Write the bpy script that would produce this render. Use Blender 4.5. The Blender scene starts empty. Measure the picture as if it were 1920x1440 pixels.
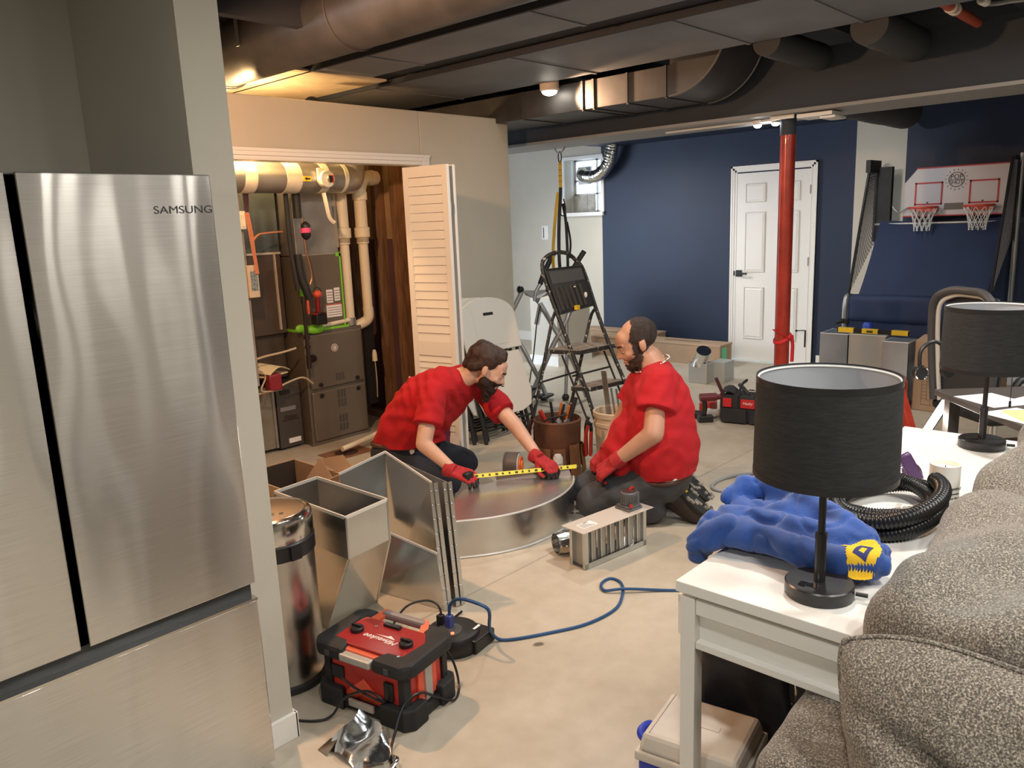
import bpy, bmesh, math, random
from mathutils import Vector as V, Matrix as X, Euler, noise
random.seed(7)
R_ = math.radians
S = bpy.context.scene
COL = S.collection
# ---------------------------------------------------------------- camera
cd = bpy.data.cameras.new('camera'); cam = bpy.data.objects.new('camera', cd); COL.objects.link(cam)
cd.sensor_width = 36; cd.lens = 36*1476.367/1920; cd.clip_start = .05; cd.clip_end = 60
rot = X(((0.67493544, 0.17480342, -0.71687232), (-0.7368342, 0.10803888, -0.66738517), (-0.03921113, 0.97865794, 0.20172041)))
cam.matrix_world = X.Translation((0, 0, 1.62)) @ rot.to_4x4()
S.camera = cam
# ---------------------------------------------------------------- world, exposure
w = bpy.data.worlds.new('world'); S.world = w; w.use_nodes = True
w.node_tree.nodes['Background'].inputs[0].default_value = (.75, .85, 1, 1)
w.node_tree.nodes['Background'].inputs[1].default_value = 9
vs = S.view_settings
vs.view_transform = 'Standard'; vs.look = 'None'; vs.gamma = 1; vs.use_curve_mapping = False; vs.exposure = 0.22
# ---------------------------------------------------------------- room lamps
def lamp(name, kind, loc, power, color, size=.2, target=None, spot=None, blend=.4, sy=None):
    d = bpy.data.lights.new(name, kind); o = bpy.data.objects.new(name, d); COL.objects.link(o)
    d.energy = power; d.color = color; o.location = loc
    if kind == 'AREA':
        d.size = size
        if sy: d.shape = 'RECTANGLE'; d.size_y = sy
    else: d.shadow_soft_size = size
    if kind == 'SPOT': d.spot_size = R_(spot); d.spot_blend = blend
    if target is not None: o.rotation_euler = (V(target)-V(loc)).to_track_quat('-Z', 'Y').to_euler()
    return o
WARM = (1, .58, .3); COOL = (.93, .97, 1); NEUT = (1, .93, .82)
lamp('hall_lamp_light', 'SPOT', (1.6, 3.05, 2.42), 125, (1, .56, .3), .04, (3.2, 3.3, 0.2), 165, .3)
lamp('furnace_closet_light', 'POINT', (2.75, 4.9, 2.3), 55, (1, .62, .28), .04)
for q, e in (((.6, .3), 16), ((1.5, -.55), 14), ((1.95, -1.15), 12), ((1.93, -.1), 12), ((2.75, -1.3), 12), ((3.0, 1.2), 30), ((3.9, 2.9), 14), ((1.1, -1.9), 12), ((4.4, .2), 20)):  # unseen lamps; several added to streak the refrigerator doors
    lamp('unseen_ceiling_light', 'AREA', (q[0], q[1], 2.55), e, (1, .955, .88), .15, (q[0], q[1], 0))
lamp('rear_panel_light', 'AREA', (-1.2, .9, 2.5), 22, (1, .955, .88), .3, (-1.2, .9, 0))
lamp('beam_spot_light', 'SPOT', (5.62, 2.62, 2.2), 45, COOL, .03, (8.1, 3.7, 1.5), 95, .8)
lamp('far_spot_light', 'SPOT', (6.6, 5.4, 2.4), 110, (1, .97, .9), .1, (7.2, 5.2, 0), 150, .8)
lamp('far_fill_light', 'AREA', (6.6, 2.4, 2.45), 22, (1, .97, .9), .5, (6.6, 2.4, 0))
lamp('desk_light', 'AREA', (4.6, .55, 1.35), 3, (1, .97, .9), .12, (4.5, .65, .7))
# ---------------------------------------------------------------- materials
MATS = {}
def mat(name, col, rough=.6, metal=0, var=0, vscale=8, bump=0, bscale=60, emit=0, stretch=None, trans=0, alpha=1, coat=0, col2=None, aniso=0, sheen=0, rvar=0):
    if name in MATS: return MATS[name]
    m = bpy.data.materials.new(name); m.use_nodes = True; nt = m.node_tree; N = nt.nodes; L = nt.links
    b = N['Principled BSDF']
    c = (col[0], col[1], col[2], 1)
    b.inputs['Base Color'].default_value = c
    b.inputs['Roughness'].default_value = rough; b.inputs['Metallic'].default_value = metal
    if coat: b.inputs['Coat Weight'].default_value = coat
    if trans: b.inputs['Transmission Weight'].default_value = trans
    if aniso: b.inputs['Anisotropic'].default_value = aniso
    if sheen: b.inputs['Sheen Weight'].default_value = sheen
    if alpha < 1: b.inputs['Alpha'].default_value = alpha
    if emit: b.inputs['Emission Color'].default_value = c; b.inputs['Emission Strength'].default_value = emit
    if var or bump or rvar:
        tc = N.new('ShaderNodeTexCoord'); mp = N.new('ShaderNodeMapping'); L.new(tc.outputs['Object'], mp.inputs[0])
        if stretch: mp.inputs['Scale'].default_value = stretch
    if var:
        n = N.new('ShaderNodeTexNoise'); n.inputs['Scale'].default_value = vscale; n.inputs['Detail'].default_value = 6
        L.new(mp.outputs[0], n.inputs[0])
        rp = N.new('ShaderNodeValToRGB'); L.new(n.outputs[0], rp.inputs[0])
        k = col2 if col2 else tuple(x*(1-var) for x in col); h = col if col2 else tuple(min(1, x*(1+var)) for x in col)
        rp.color_ramp.elements[0].position = .32; rp.color_ramp.elements[1].position = .68
        rp.color_ramp.elements[0].color = (*k, 1); rp.color_ramp.elements[1].color = (*h, 1)
        L.new(rp.outputs[0], b.inputs['Base Color'])
    if rvar:
        n = N.new('ShaderNodeTexNoise'); n.inputs['Scale'].default_value = 5; n.inputs['Detail'].default_value = 5; L.new(mp.outputs[0], n.inputs[0])
        mr = N.new('ShaderNodeMapRange'); L.new(n.outputs[0], mr.inputs[0])
        mr.inputs[1].default_value = .3; mr.inputs[2].default_value = .7; mr.inputs[3].default_value = max(.02, rough-rvar); mr.inputs[4].default_value = rough+rvar
        L.new(mr.outputs[0], b.inputs['Roughness'])
    if bump:
        n = N.new('ShaderNodeTexNoise'); n.inputs['Scale'].default_value = bscale; n.inputs['Detail'].default_value = 4; L.new(mp.outputs[0], n.inputs[0])
        bp = N.new('ShaderNodeBump'); bp.inputs['Strength'].default_value = bump; bp.inputs['Distance'].default_value = .01
        L.new(n.outputs[0], bp.inputs['Height']); L.new(bp.outputs[0], b.inputs['Normal'])
    MATS[name] = m; return m
wallm = mat('greige_wall_paint', (.55, .515, .435), .75, var=.03, vscale=3, bump=.05, bscale=200)
navy = mat('navy_wall_paint', (.011, .023, .056), .6, var=.08, vscale=2, bump=.05, bscale=200)
ceilm = mat('dark_ceiling_paint', (.018, .022, .032), .8, var=.2, vscale=2)
beamm = mat('charcoal_beam_paint', (.036, .046, .062), .7, var=.06, vscale=2)
ductp = mat('grey_painted_duct', (.15, .165, .195), .6, .1, var=.12, vscale=3, bump=.08, bscale=6)
ductd = mat('dark_painted_duct', (.055, .054, .058), .5, .25, var=.25, vscale=5, bump=.1, bscale=8)
white = mat('white_paint', (.8, .79, .75), .4)
whitet = mat('white_table_top', (.82, .81, .77), .32, var=.02, vscale=4)
galv = mat('galvanised_sheet', (.60, .61, .60), .24, .97, var=.05, vscale=4, rvar=.04)
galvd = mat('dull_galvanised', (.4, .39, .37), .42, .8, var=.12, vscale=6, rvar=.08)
steel = mat('brushed_stainless', (.52, .5, .47), .3, .96, var=.06, vscale=3, stretch=(90, 90, .6), aniso=.75, rvar=.04, bump=.02, bscale=4)
steelc = mat('polished_stainless', (.6, .58, .55), .16, 1, var=.03, vscale=4)
chrome = mat('chrome', (.75, .75, .75), .1, 1)
black = mat('black_plastic', (.012, .012, .013), .4)
blackm = mat('matt_black', (.015, .015, .016), .7, var=.3, vscale=9)
dkgrey = mat('dark_grey_plastic', (.055, .055, .058), .5)
grey = mat('grey_metal', (.35, .35, .35), .35, .6)
redp = mat('red_plastic', (.48, .03, .02), .38)
redb = mat('bright_red_plastic', (.75, .1, .05), .38)
redl = mat('red_lacquered_steel', (.36, .035, .02), .3, .1, var=.25, vscale=7, coat=.3)
pvc = mat('cream_pvc', (.8, .7, .52), .35)
taupe = mat('taupe_enamel', (.2, .17, .135), .38, .45, var=.05, vscale=3)
tapew = mat('pale_duct_tape', (.74, .68, .55), .5, var=.1, vscale=12)
lime = mat('lime_sealing_tape', (.22, .62, .04), .45)
wood = mat('stud_timber', (.24, .13, .065), .75, var=.35, vscale=5, stretch=(8, 8, 1))
purple = mat('purple_board', (.14, .075, .09), .8, var=.1, vscale=3)
card = mat('brown_cardboard', (.36, .24, .15), .85, var=.08, vscale=6)
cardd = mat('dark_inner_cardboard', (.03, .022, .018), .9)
paper = mat('white_paper', (.8, .79, .77), .7)
ypap = mat('yellow_paper', (.8, .75, .28), .7)
glow = mat('lit_bulb', (1, .9, .75), emit=30)
glowc = mat('lit_cool_bulb', (.95, .97, 1), emit=30)
rubber = mat('black_rubber', (.02, .02, .021), .55)
yel = mat('yellow_paint', (.78, .5, .03), .4)
blue = mat('blue_plastic', (.02, .06, .42), .45)
# ---------------------------------------------------------------- mesh builder
class M:
    def __init__(s, m=None): s.v = []; s.f = []; s.m = m
    def add(s, vs, fs, m=None):
        n = len(s.v)
        for p in vs:
            p = V(p)
            if m is not None: p = m @ p
            if s.m is not None: p = s.m @ p
            s.v.append(p)
        s.f += [tuple(i+n for i in f) for f in fs]; return s
    def box(s, x0, x1, y0, y1, z0, z1, m=None):
        return s.add([(x, y, z) for z in (z0, z1) for x, y in ((x0, y0), (x1, y0), (x1, y1), (x0, y1))],
            [(0, 3, 2, 1), (4, 5, 6, 7), (0, 1, 5, 4), (1, 2, 6, 5), (2, 3, 7, 6), (3, 0, 4, 7)], m)
    def bar(s, a, b, w, h, up=(0, 0, 1)):
        a = V(a); b = V(b); d = (b-a); L = d.length; d.normalize(); u = V(up)
        if abs(d.dot(u)) > .98: u = V((1, 0, 0))
        sx = d.cross(u).normalized(); u = sx.cross(d)
        mm = X((sx, d, u)).transposed().to_4x4(); mm.translation = a
        return s.box(-w/2, w/2, 0, L, -h/2, h/2, mm)
    def cyl(s, a, b, r, r2=None, n=16, cap=True):
        a = V(a); b = V(b); r2 = r if r2 is None else r2; d = (b-a).normalized()
        u = d.orthogonal().normalized(); w_ = d.cross(u)
        vs = []
        for c, rr in ((a, r), (b, r2)):
            for i in range(n): t = 2*math.pi*i/n; vs.append(c+u*math.cos(t)*rr+w_*math.sin(t)*rr)
        fs = [(i, (i+1) % n, n+(i+1) % n, n+i) for i in range(n)]
        if cap: fs += [tuple(range(n))[::-1], tuple(range(n, 2*n))]
        return s.add(vs, fs)
    def tube(s, pts, r, n=8, smooth=0, closed=False, flat=None, up=None):
        pts = [V(p) for p in pts]
        if smooth: pts = cat(pts, smooth, closed)
        k = len(pts); rr = r if callable(r) else (lambda t: r)
        tan = []
        for i in range(k):
            a = pts[(i-1) % k] if (closed or i) else pts[0]; b = pts[(i+1) % k] if (closed or i < k-1) else pts[-1]
            tan.append((b-a).normalized() if (b-a).length > 1e-9 else V((0, 0, 1)))
        u = V(up) if up else tan[0].orthogonal()
        vs = []
        for i in range(k):
            u = V(up) if up else u
            u = (u-tan[i]*u.dot(tan[i])).normalized(); w_ = tan[i].cross(u); R = rr(i/(k-1))
            for j in range(n):
                t = 2*math.pi*(j+.5)/n; vs.append(pts[i]+u*math.cos(t)*R*(flat or 1)+w_*math.sin(t)*R)
        fs = [(i*n+j, i*n+(j+1) % n, ((i+1) % k)*n+(j+1) % n, ((i+1) % k)*n+j) for i in range(k if closed else k-1) for j in range(n)]
        if not closed: fs += [tuple(range(n))[::-1], tuple(range((k-1)*n, k*n))]
        return s.add(vs, fs)
    def lathe(s, prof, n=24, m=None, cap=True):
        k = len(prof); vs = [(r*math.cos(2*math.pi*j/n), r*math.sin(2*math.pi*j/n), z) for r, z in prof for j in range(n)]
        fs = [(i*n+j, i*n+(j+1) % n, (i+1)*n+(j+1) % n, (i+1)*n+j) for i in range(k-1) for j in range(n)]
        if cap: fs += [tuple(range(n))[::-1], tuple(range((k-1)*n, k*n))]
        return s.add(vs, fs, m)
    def prism(s, poly, d0, d1, m=None):
        n = len(poly); vs = [(a, b, d0) for a, b in poly]+[(a, b, d1) for a, b in poly]
        return s.add(vs, [tuple(range(n))[::-1], tuple(range(n, 2*n))]+[(i, (i+1) % n, n+(i+1) % n, n+i) for i in range(n)], m)
    def plate(s, pts, th=.002):
        pts = [V(p) for p in pts]; nn = (pts[1]-pts[0]).cross(pts[2]-pts[0]).normalized()*th/2; n = len(pts)
        return s.add([p-nn for p in pts]+[p+nn for p in pts], [tuple(range(n))[::-1], tuple(range(n, 2*n))]+[(i, (i+1) % n, n+(i+1) % n, n+i) for i in range(n)])
    def grid(s, fn, nu, nv, closeu=False):
        vs = [fn(i/(nu if closeu else nu-1), j/(nv-1)) for j in range(nv) for i in range(nu)]
        fs = [(j*nu+i, j*nu+(i+1) % nu, (j+1)*nu+(i+1) % nu, (j+1)*nu+i) for j in range(nv-1) for i in range(nu if closeu else nu-1)]
        return s.add(vs, fs)
    def ell(s, c, r, m=None, n=16, k=10):
        r = (r, r, r) if not hasattr(r, '__len__') else r; c = V(c)
        vs = [c+V((r[0]*math.sin(math.pi*i/k)*math.cos(2*math.pi*j/n), r[1]*math.sin(math.pi*i/k)*math.sin(2*math.pi*j/n), r[2]*math.cos(math.pi*i/k))) for i in range(1, k) for j in range(n)]
        q = len(vs); vs += [c+V((0, 0, r[2])), c-V((0, 0, r[2]))]
        fs = [(i*n+j, i*n+(j+1) % n, (i+1)*n+(j+1) % n, (i+1)*n+j) for i in range(k-2) for j in range(n)]
        fs += [(q, (j+1) % n, j) for j in range(n)]+[(q+1, (k-2)*n+j, (k-2)*n+(j+1) % n) for j in range(n)]
        return s.add(vs, fs, m)
def cat(pts, k, closed=False):
    out = []; n = len(pts)
    for i in range(n if closed else n-1):
        g = (lambda q: pts[q % n]) if closed else (lambda q: pts[max(0, min(n-1, q))])
        a, b, c, d = g(i-1), g(i), g(i+1), g(i+2)
        for j in range(k):
            t = j/k; out.append(.5*((2*b)+(c-a)*t+(2*a-5*b+4*c-d)*t*t+(3*b-a-3*c+d)*t**3))
    if not closed: out.append(pts[-1])
    return out
def mesh_of(name, mb, mt, smooth=35, solid=0):
    me = bpy.data.meshes.new(name); me.from_pydata([tuple(p) for p in mb.v], [], mb.f)
    bm = bmesh.new(); bm.from_mesh(me); bmesh.ops.recalc_face_normals(bm, faces=bm.faces)
    bm.to_mesh(me); bm.free()
    for q in (mt if isinstance(mt, (list, tuple)) else [mt]): me.materials.append(q)
    if smooth:
        me.polygons.foreach_set('use_smooth', [True]*len(me.polygons))
        if smooth < 180: me.set_sharp_from_angle(angle=R_(smooth))
    return me
def tag(o, label=None, cat_=None, group=None, kind=None):
    if label: o['label'] = label
    if cat_: o['category'] = cat_
    if group: o['group'] = group
    if kind: o['kind'] = kind
    return o
def obj(name, mb, mt, parent=None, smooth=35, bevel=0, solid=0, sub=0, label=None):
    o = bpy.data.objects.new(name, mesh_of(name, mb, mt, smooth)); COL.objects.link(o)
    if parent is not None: o.parent = parent
    if solid: q = o.modifiers.new('solid', 'SOLIDIFY'); q.thickness = solid; q.offset = 0
    if solid and smooth: q = o.modifiers.new('split', 'EDGE_SPLIT'); q.split_angle = R_(40)
    if bevel: q = o.modifiers.new('bevel', 'BEVEL'); q.width = bevel; q.segments = 2; q.limit_method = 'ANGLE'; q.angle_limit = R_(40)
    if sub: q = o.modifiers.new('sub', 'SUBSURF'); q.levels = sub; q.render_levels = sub
    if label: o['label'] = label
    return o
def thing(name, label, cat_, loc=(0, 0, 0), rz=0, group=None, rot=None):
    o = bpy.data.objects.new(name, None); COL.objects.link(o); o.empty_display_size = .1
    o.location = loc; o.rotation_euler = rot if rot else (0, 0, R_(rz)); return tag(o, label, cat_, group)
def dup(root, loc=None, rz=None, label=None, group=None, parent=None):
    r = root.copy(); COL.objects.link(r)
    if parent is not None: r.parent = parent
    if loc is not None: r.location = loc
    if rz is not None: r.rotation_euler = (0, 0, R_(rz))
    if label: r['label'] = label
    if group: r['group'] = group
    for ch in list(root.children): dup(ch, parent=r)
    return r
def struct(name, mb, mt, **k): o = obj(name, mb, mt, **k); o['kind'] = 'structure'; return o
def text(name, body, size, mt, parent, m, ext=.0008, align='CENTER', sx=1, shear=0):
    c = bpy.data.curves.new(name, 'FONT'); c.body = body; c.size = size; c.extrude = ext; c.align_x = align; c.align_y = 'CENTER'; c.shear = shear
    t = bpy.data.objects.new(name, c); COL.objects.link(t); bpy.context.view_layer.update()
    me = bpy.data.meshes.new_from_object(t.evaluated_get(bpy.context.evaluated_depsgraph_get())); bpy.data.objects.remove(t)
    me.transform(m @ X.Diagonal((sx, 1, 1, 1))); me.materials.clear(); me.materials.append(mt)
    o = bpy.data.objects.new(name, me); COL.objects.link(o); o.parent = parent; return o
def frame(o, x, z):   # matrix with x axis along x, z axis along z, origin o
    x = V(x).normalized(); z = V(z).normalized(); y = z.cross(x).normalized(); x = y.cross(z)
    m = X((x, y, z)).transposed().to_4x4(); m.translation = V(o); return m
# blobs: overlapping tapered capsules merged into one continuous skin
def caps(mb, a, b, r, r2=None, n=14, flat=False):
    a = V(a); b = V(b); r2 = r if r2 is None else r2
    if flat: return mb.cyl(a, b, r, r2, n)
    d = b-a; d = d.normalized() if d.length > 1e-6 else V((0, 0, 1))
    u = d.orthogonal().normalized(); w_ = d.cross(u); vs = []; rings = []
    for k in range(1, 5): t = math.pi/2*k/4; rings.append((a-d*r*math.cos(t), r*math.sin(t)))
    for k in range(0, 4): t = math.pi/2*k/4; rings.append((b+d*r2*math.sin(t), r2*math.cos(t)))
    for c, q in rings:
        for j in range(n): t = 2*math.pi*j/n; vs.append(c+(u*math.cos(t)+w_*math.sin(t))*q)
    m = len(rings); fs = [(i*n+j, i*n+(j+1) % n, (i+1)*n+(j+1) % n, (i+1)*n+j) for i in range(m-1) for j in range(n)]
    fs += [tuple(range(n))[::-1], tuple(range((m-1)*n, m*n))]
    return mb.add(vs, fs)
def bake(name, mb, mt, parent, voxel=.008, it=6, disp=None, post=None, fac=.5, orient=True):
    me = bpy.data.meshes.new('t'); me.from_pydata([tuple(p) for p in mb.v], [], mb.f)
    bm = bmesh.new(); bm.from_mesh(me); bmesh.ops.recalc_face_normals(bm, faces=bm.faces); bm.to_mesh(me); bm.free()
    t = bpy.data.objects.new('t', me); COL.objects.link(t)
    q = t.modifiers.new('r', 'REMESH'); q.mode = 'VOXEL'; q.voxel_size = voxel
    if it: q = t.modifiers.new('s', 'SMOOTH'); q.iterations = it; q.factor = fac
    bpy.context.view_layer.update()
    m2 = bpy.data.meshes.new_from_object(t.evaluated_get(bpy.context.evaluated_depsgraph_get())); bpy.data.objects.remove(t)
    if disp:
        ns = [v.normal.copy() for v in m2.vertices]
        for v, n_ in zip(m2.vertices, ns): v.co += n_*disp(v.co, n_)
        m2.update()
    m2.materials.clear()
    for z in (mt if isinstance(mt, (list, tuple)) else [mt]): m2.materials.append(z)
    m2.polygons.foreach_set('use_smooth', [True]*len(m2.polygons))
    if post: post(m2)
    m2.name = name; o = bpy.data.objects.new(name, m2); COL.objects.link(o); o.parent = parent
    return o
def rel(root): # world -> local of a root empty (location only / rz)
    bpy.context.view_layer.update(); return root.matrix_world.inverted()
# ================================================================ ROOM
def floor_mat():
    m = bpy.data.materials.new('stained_concrete'); m.use_nodes = True; nt = m.node_tree; N = nt.nodes; L = nt.links; b = N['Principled BSDF']
    tc = N.new('ShaderNodeTexCoord')
    def nz(sc, det, p0, p1, c0, c1):
        n = N.new('ShaderNodeTexNoise'); n.inputs['Scale'].default_value = sc; n.inputs['Detail'].default_value = det; L.new(tc.outputs['Object'], n.inputs[0])
        r = N.new('ShaderNodeValToRGB'); r.color_ramp.elements[0].position = p0; r.color_ramp.elements[1].position = p1
        r.color_ramp.elements[0].color = (*c0, 1); r.color_ramp.elements[1].color = (*c1, 1); L.new(n.outputs[0], r.inputs[0]); return r
    def mul(a, bb, f=1):
        q = N.new('ShaderNodeMix'); q.data_type = 'RGBA'; q.blend_type = 'MULTIPLY'; q.inputs[0].default_value = f
        L.new(a, q.inputs[6]); L.new(bb, q.inputs[7]); return q.outputs[2]
    a = nz(1.3, 8, .3, .7, (.45, .395, .31), (.56, .505, .415)).outputs[0]
    c = nz(14, 8, .3, .65, (.9, .89, .87), (1, 1, 1)).outputs[0]
    d = nz(2.6, 4, .66, .73, (1, 1, 1), (.86, .84, .8)).outputs[0]
    st = nz(5.5, 1.5, .755, .775, (1, 1, 1), (.3, .28, .26)).outputs[0]
    out = mul(mul(mul(a, c), d), st)
    sep = N.new('ShaderNodeSeparateXYZ'); L.new(tc.outputs['Object'], sep.inputs[0])
    for ax, pos in ((1, 2.38), (0, 6.3)):
        s1 = N.new('ShaderNodeMath'); s1.operation = 'SUBTRACT'; L.new(sep.outputs[ax], s1.inputs[0]); s1.inputs[1].default_value = pos
        s2 = N.new('ShaderNodeMath'); s2.operation = 'ABSOLUTE'; L.new(s1.outputs[0], s2.inputs[0])
        s3 = N.new('ShaderNodeMath'); s3.operation = 'GREATER_THAN'; L.new(s2.outputs[0], s3.inputs[0]); s3.inputs[1].default_value = .004
        mr = N.new('ShaderNodeMapRange'); L.new(s3.outputs[0], mr.inputs[0]); mr.inputs[3].default_value = .68; mr.inputs[4].default_value = 1
        out = mul(out, mr.outputs[0])
    L.new(out, b.inputs['Base Color']); b.inputs['Roughness'].default_value = .42
    n = N.new('ShaderNodeTexNoise'); n.inputs['Scale'].default_value = 9; n.inputs['Detail'].default_value = 8; L.new(tc.outputs['Object'], n.inputs[0])
    bp = N.new('ShaderNodeBump'); bp.inputs['Strength'].default_value = .12; bp.inputs['Distance'].default_value = .01; L.new(n.outputs[0], bp.inputs['Height']); L.new(bp.outputs[0], b.inputs['Normal'])
    return m
struct('floor', M().box(-3, 9, -4, 8.5, -.1, 0), floor_mat(), smooth=0)
struct('ceiling', M().box(-3, 9, -4, 8.5, 2.86, 2.95), ceilm, smooth=0)
for i in range(13):
    x0 = -3; yy = -3.6+i*.92
    struct('trim_%d' % (20+i), M().box(-3, 9, yy, yy+.06, 2.66, 2.86), ceilm, smooth=0)
# alcove (where the refrigerator stands)
struct('wall_alcove_side', M().box(1.045, 1.168, 2.12, 2.83, 0, 2.66), wallm, smooth=0)
struct('wall_alcove_back', M().box(-3, 1.168, 2.83, 2.95, 0, 2.66), wallm, smooth=0)
struct('baseboard_alcove', M().box(1.035, 1.178, 2.106, 2.12, 0, .09).box(1.168, 1.18, 2.106, 2.95, 0, .09), white, smooth=0, bevel=.003)
# hidden-side room enclosure
struct('wall_left', M().box(-3.1, -3, -4, 8.5, 0, 2.9), wallm, smooth=0)
struct('wall_front', M().box(-3, 9, -4.1, -4, 0, 2.9), wallm, smooth=0)
# furnace closet
cw = M().box(-3, 2.2, 4.56, 4.68, 0, 2.44).box(2.2, 4.01, 4.56, 4.68, 2.065, 2.44)
struct('wall_closet_front', cw.box(4.01, 4.97, 4.56, 4.68, 0, 2.44), wallm, smooth=0, bevel=.008)
struct('wall_closet_side', M().box(4.86, 4.97, 4.68, 6.4, 0, 2.44), wallm, smooth=0)
struct('wall_closet_back', M().box(1.9, 4.86, 6.3, 6.4, 0, 2.66), mat('bare_foundation', (.2, .18, .15), .9, var=.15), smooth=0)
struct('wall_closet_left', M().box(1.8, 1.9, 4.68, 6.4, 0, 2.66), wallm, smooth=0)
c = M()
for k, (d, h0, h1) in enumerate(((.012, 0, .065), (.022, .02, .06), (.028, .045, .065))):
    c.box(2.2, 4.01+h1, 4.56-d, 4.56, 2.062+h0, 2.062+h1)
c.box(4.01, 4.075, 4.54, 4.56, 0, 2.125).box(4.0, 4.012, 4.55, 4.68, 0, 2.065).box(2.2, 4.01, 4.55, 4.68, 2.055, 2.067)
struct('trim_1', c, white, smooth=0, bevel=.002)
struct('baseboard_closet', M().box(4.08, 4.98, 4.545, 4.56, 0, .12).box(4.97, 4.985, 4.56, 6.4, 0, .12), white, smooth=0)
st = M().box(4.16, 4.2, 4.68, 6.3, 1.5, 2.4)
struct('wall_closet_lining', M().box(4.2, 4.23, 4.68, 6.3, 0, 1.52), purple, smooth=0)
struct('wall_closet_lining_upper', M().box(4.2, 4.23, 4.68, 6.3, 1.52, 2.42), mat('tan_board', (.5, .36, .2), .8, var=.1), smooth=0)
for i, yy in enumerate((5.0, 5.26, 5.62, 5.95)):
    tag(obj('timber_stud', M().box(4.1, 4.2, yy, yy+.05 if i else yy+.07, .05, 2.43), wood, smooth=0, bevel=.002),
        ['brown timber stud nearest the louvered door, in the furnace closet', 'second brown timber stud right of the white pipes in the furnace closet',
         'third timber stud behind the furnace, in the closet shadows', 'rearmost timber stud in the furnace closet corner'][i], 'stud', 'timber studs of the closet partition')
tag(obj('timber_plate', M().box(4.08, 4.2, 4.7, 6.25, 0, .05), wood, smooth=0), 'timber sole plate on the floor under the closet studs', 'timber')
# far wall
fw = M().box(8.15, 8.3, 5.94, 8.5, 0, 1.70).box(8.15, 8.3, 6.53, 8.5, 1.70, 2.9).box(8.15, 8.3, 5.93, 6.53, 2.36, 2.9)
struct('wall_back_grey', fw, wallm, smooth=0)
struct('wall_back_navy', M().box(8.15, 8.3, 2.89, 5.94, 0, 2.9), navy, smooth=0)
struct('wall_back_pilaster', M().box(8.15, 8.3, 2.43, 2.89, 0, 2.9), wallm, smooth=0)
struct('wall_right_navy', M().box(8.15, 8.3, -4, 2.43, 0, 2.9), navy, smooth=0)
struct('wall_far_left', M().box(4.97, 8.3, 8.4, 8.5, 0, 2.9), wallm, smooth=0)
struct('baseboard_back', M().box(8.13, 8.15, 4.3, 8.4, 0, .12).box(8.13, 8.15, -4, 3.2, 0, .12), white, smooth=0)
struct('wall_half', M().box(6.75, 7.35, 5.56, 5.95, 0, .76), wallm, smooth=0)
struct('baseboard_half', M().box(6.735, 7.36, 5.545, 5.965, 0, .11), white, smooth=0)
struct('trim_2', M().box(7.3, 8.15, 3.0, 5.86, 2.46, 2.66), navy, smooth=0)
# basement window in its well
w1 = M().box(8.13, 8.15, 5.9, 5.94, 1.66, 2.38).box(8.13, 8.15, 6.52, 6.56, 1.66, 2.38).box(8.12, 8.15, 5.9, 6.56, 2.35, 2.39).box(8.1, 8.32, 5.9, 6.57, 1.655, 1.70)
w1.box(8.3, 8.42, 5.92, 5.94, 1.66, 2.38).box(8.3, 8.42, 6.53, 6.55, 1.66, 2.38).box(8.3, 8.42, 5.92, 6.55, 2.36, 2.38).box(8.3, 8.42, 5.92, 6.55, 1.66, 1.7)
W = struct('window_1', w1, white, smooth=0)
f_ = M()
for a in ((5.94, 5.97, 1.7, 2.36), (6.50, 6.53, 1.7, 2.36), (5.94, 6.53, 1.7, 1.72), (5.94, 6.53, 2.34, 2.36), (5.94, 6.53, 1.92, 1.94), (5.94, 6.53, 2.09, 2.11), (6.15, 6.18, 1.7, 2.36)): f_.box(8.36, 8.4, *a)
obj('window_frame', f_, white, W, smooth=0)
gb = mat('glass_block', (.75, .8, .82), .15, trans=.85, var=.1, vscale=9, bump=.3, bscale=14)
obj('window_pane', M().box(8.375, 8.385, 5.95, 6.52, 1.71, 2.35), gb, W, smooth=0)
obj('masonry_blocks', M().box(8.33, 8.36, 6.3, 6.52, 1.705, 1.92).box(8.33, 8.36, 6.19, 6.295, 1.705, 1.92), mat('mottled_block', (.5, .47, .4), .6, var=.25, vscale=14), W, smooth=0, label='mottled beige blocks in the lower window panes')
# door
D = struct('door_1', M(), white); D.location = (8.15, 3.72, 0)
slab = M(); slab.box(-.02, .02, -.405, .405, .012, 2.03)
obj('door_slab', slab, white, D, smooth=0)
for (y0, y1) in ((.07, .30), (-.30, -.07)):
    for (z0, z1) in ((.25, .82), (.98, 1.62), (1.72, 1.92)):
        p = M()
        p.prism([(y0, z0), (y1, z0), (y1, z1), (y0, z1)], -.021, -.024, X(((0, 0, 1, 0), (1, 0, 0, 0), (0, 1, 0, 0), (0, 0, 0, 1))))
        e = .012; ee = .03
        for a, b, q in (((y0, z0), (y1, z0), (y1-e, z0+e)),): pass
        o = [(y0, z0), (y1, z0), (y1, z1), (y0, z1)]; r1 = [(y0+e, z0+e), (y1-e, z0+e), (y1-e, z1-e), (y0+e, z1-e)]; r2 = [(y0+ee, z0+ee), (y1-ee, z0+ee), (y1-ee, z1-ee), (y0+ee, z1-ee)]
        vs_ = [(-.024, a, b) for a, b in o]+[(-.034, (a+c_)/2, (b+d_)/2) for (a, b), (c_, d_) in zip(o, r1)]+[(-.022, a, b) for a, b in r1]+[(-.033, a, b) for a, b in r2]
        fs_ = [(i+4*k, (i+1) % 4+4*k, (i+1) % 4+4*k+4, i+4*k+4) for k in range(3) for i in range(4)]+[(12, 13, 14, 15)]
        obj('door_panel', M().add(vs_, fs_), white, D, smooth=0)
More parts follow.
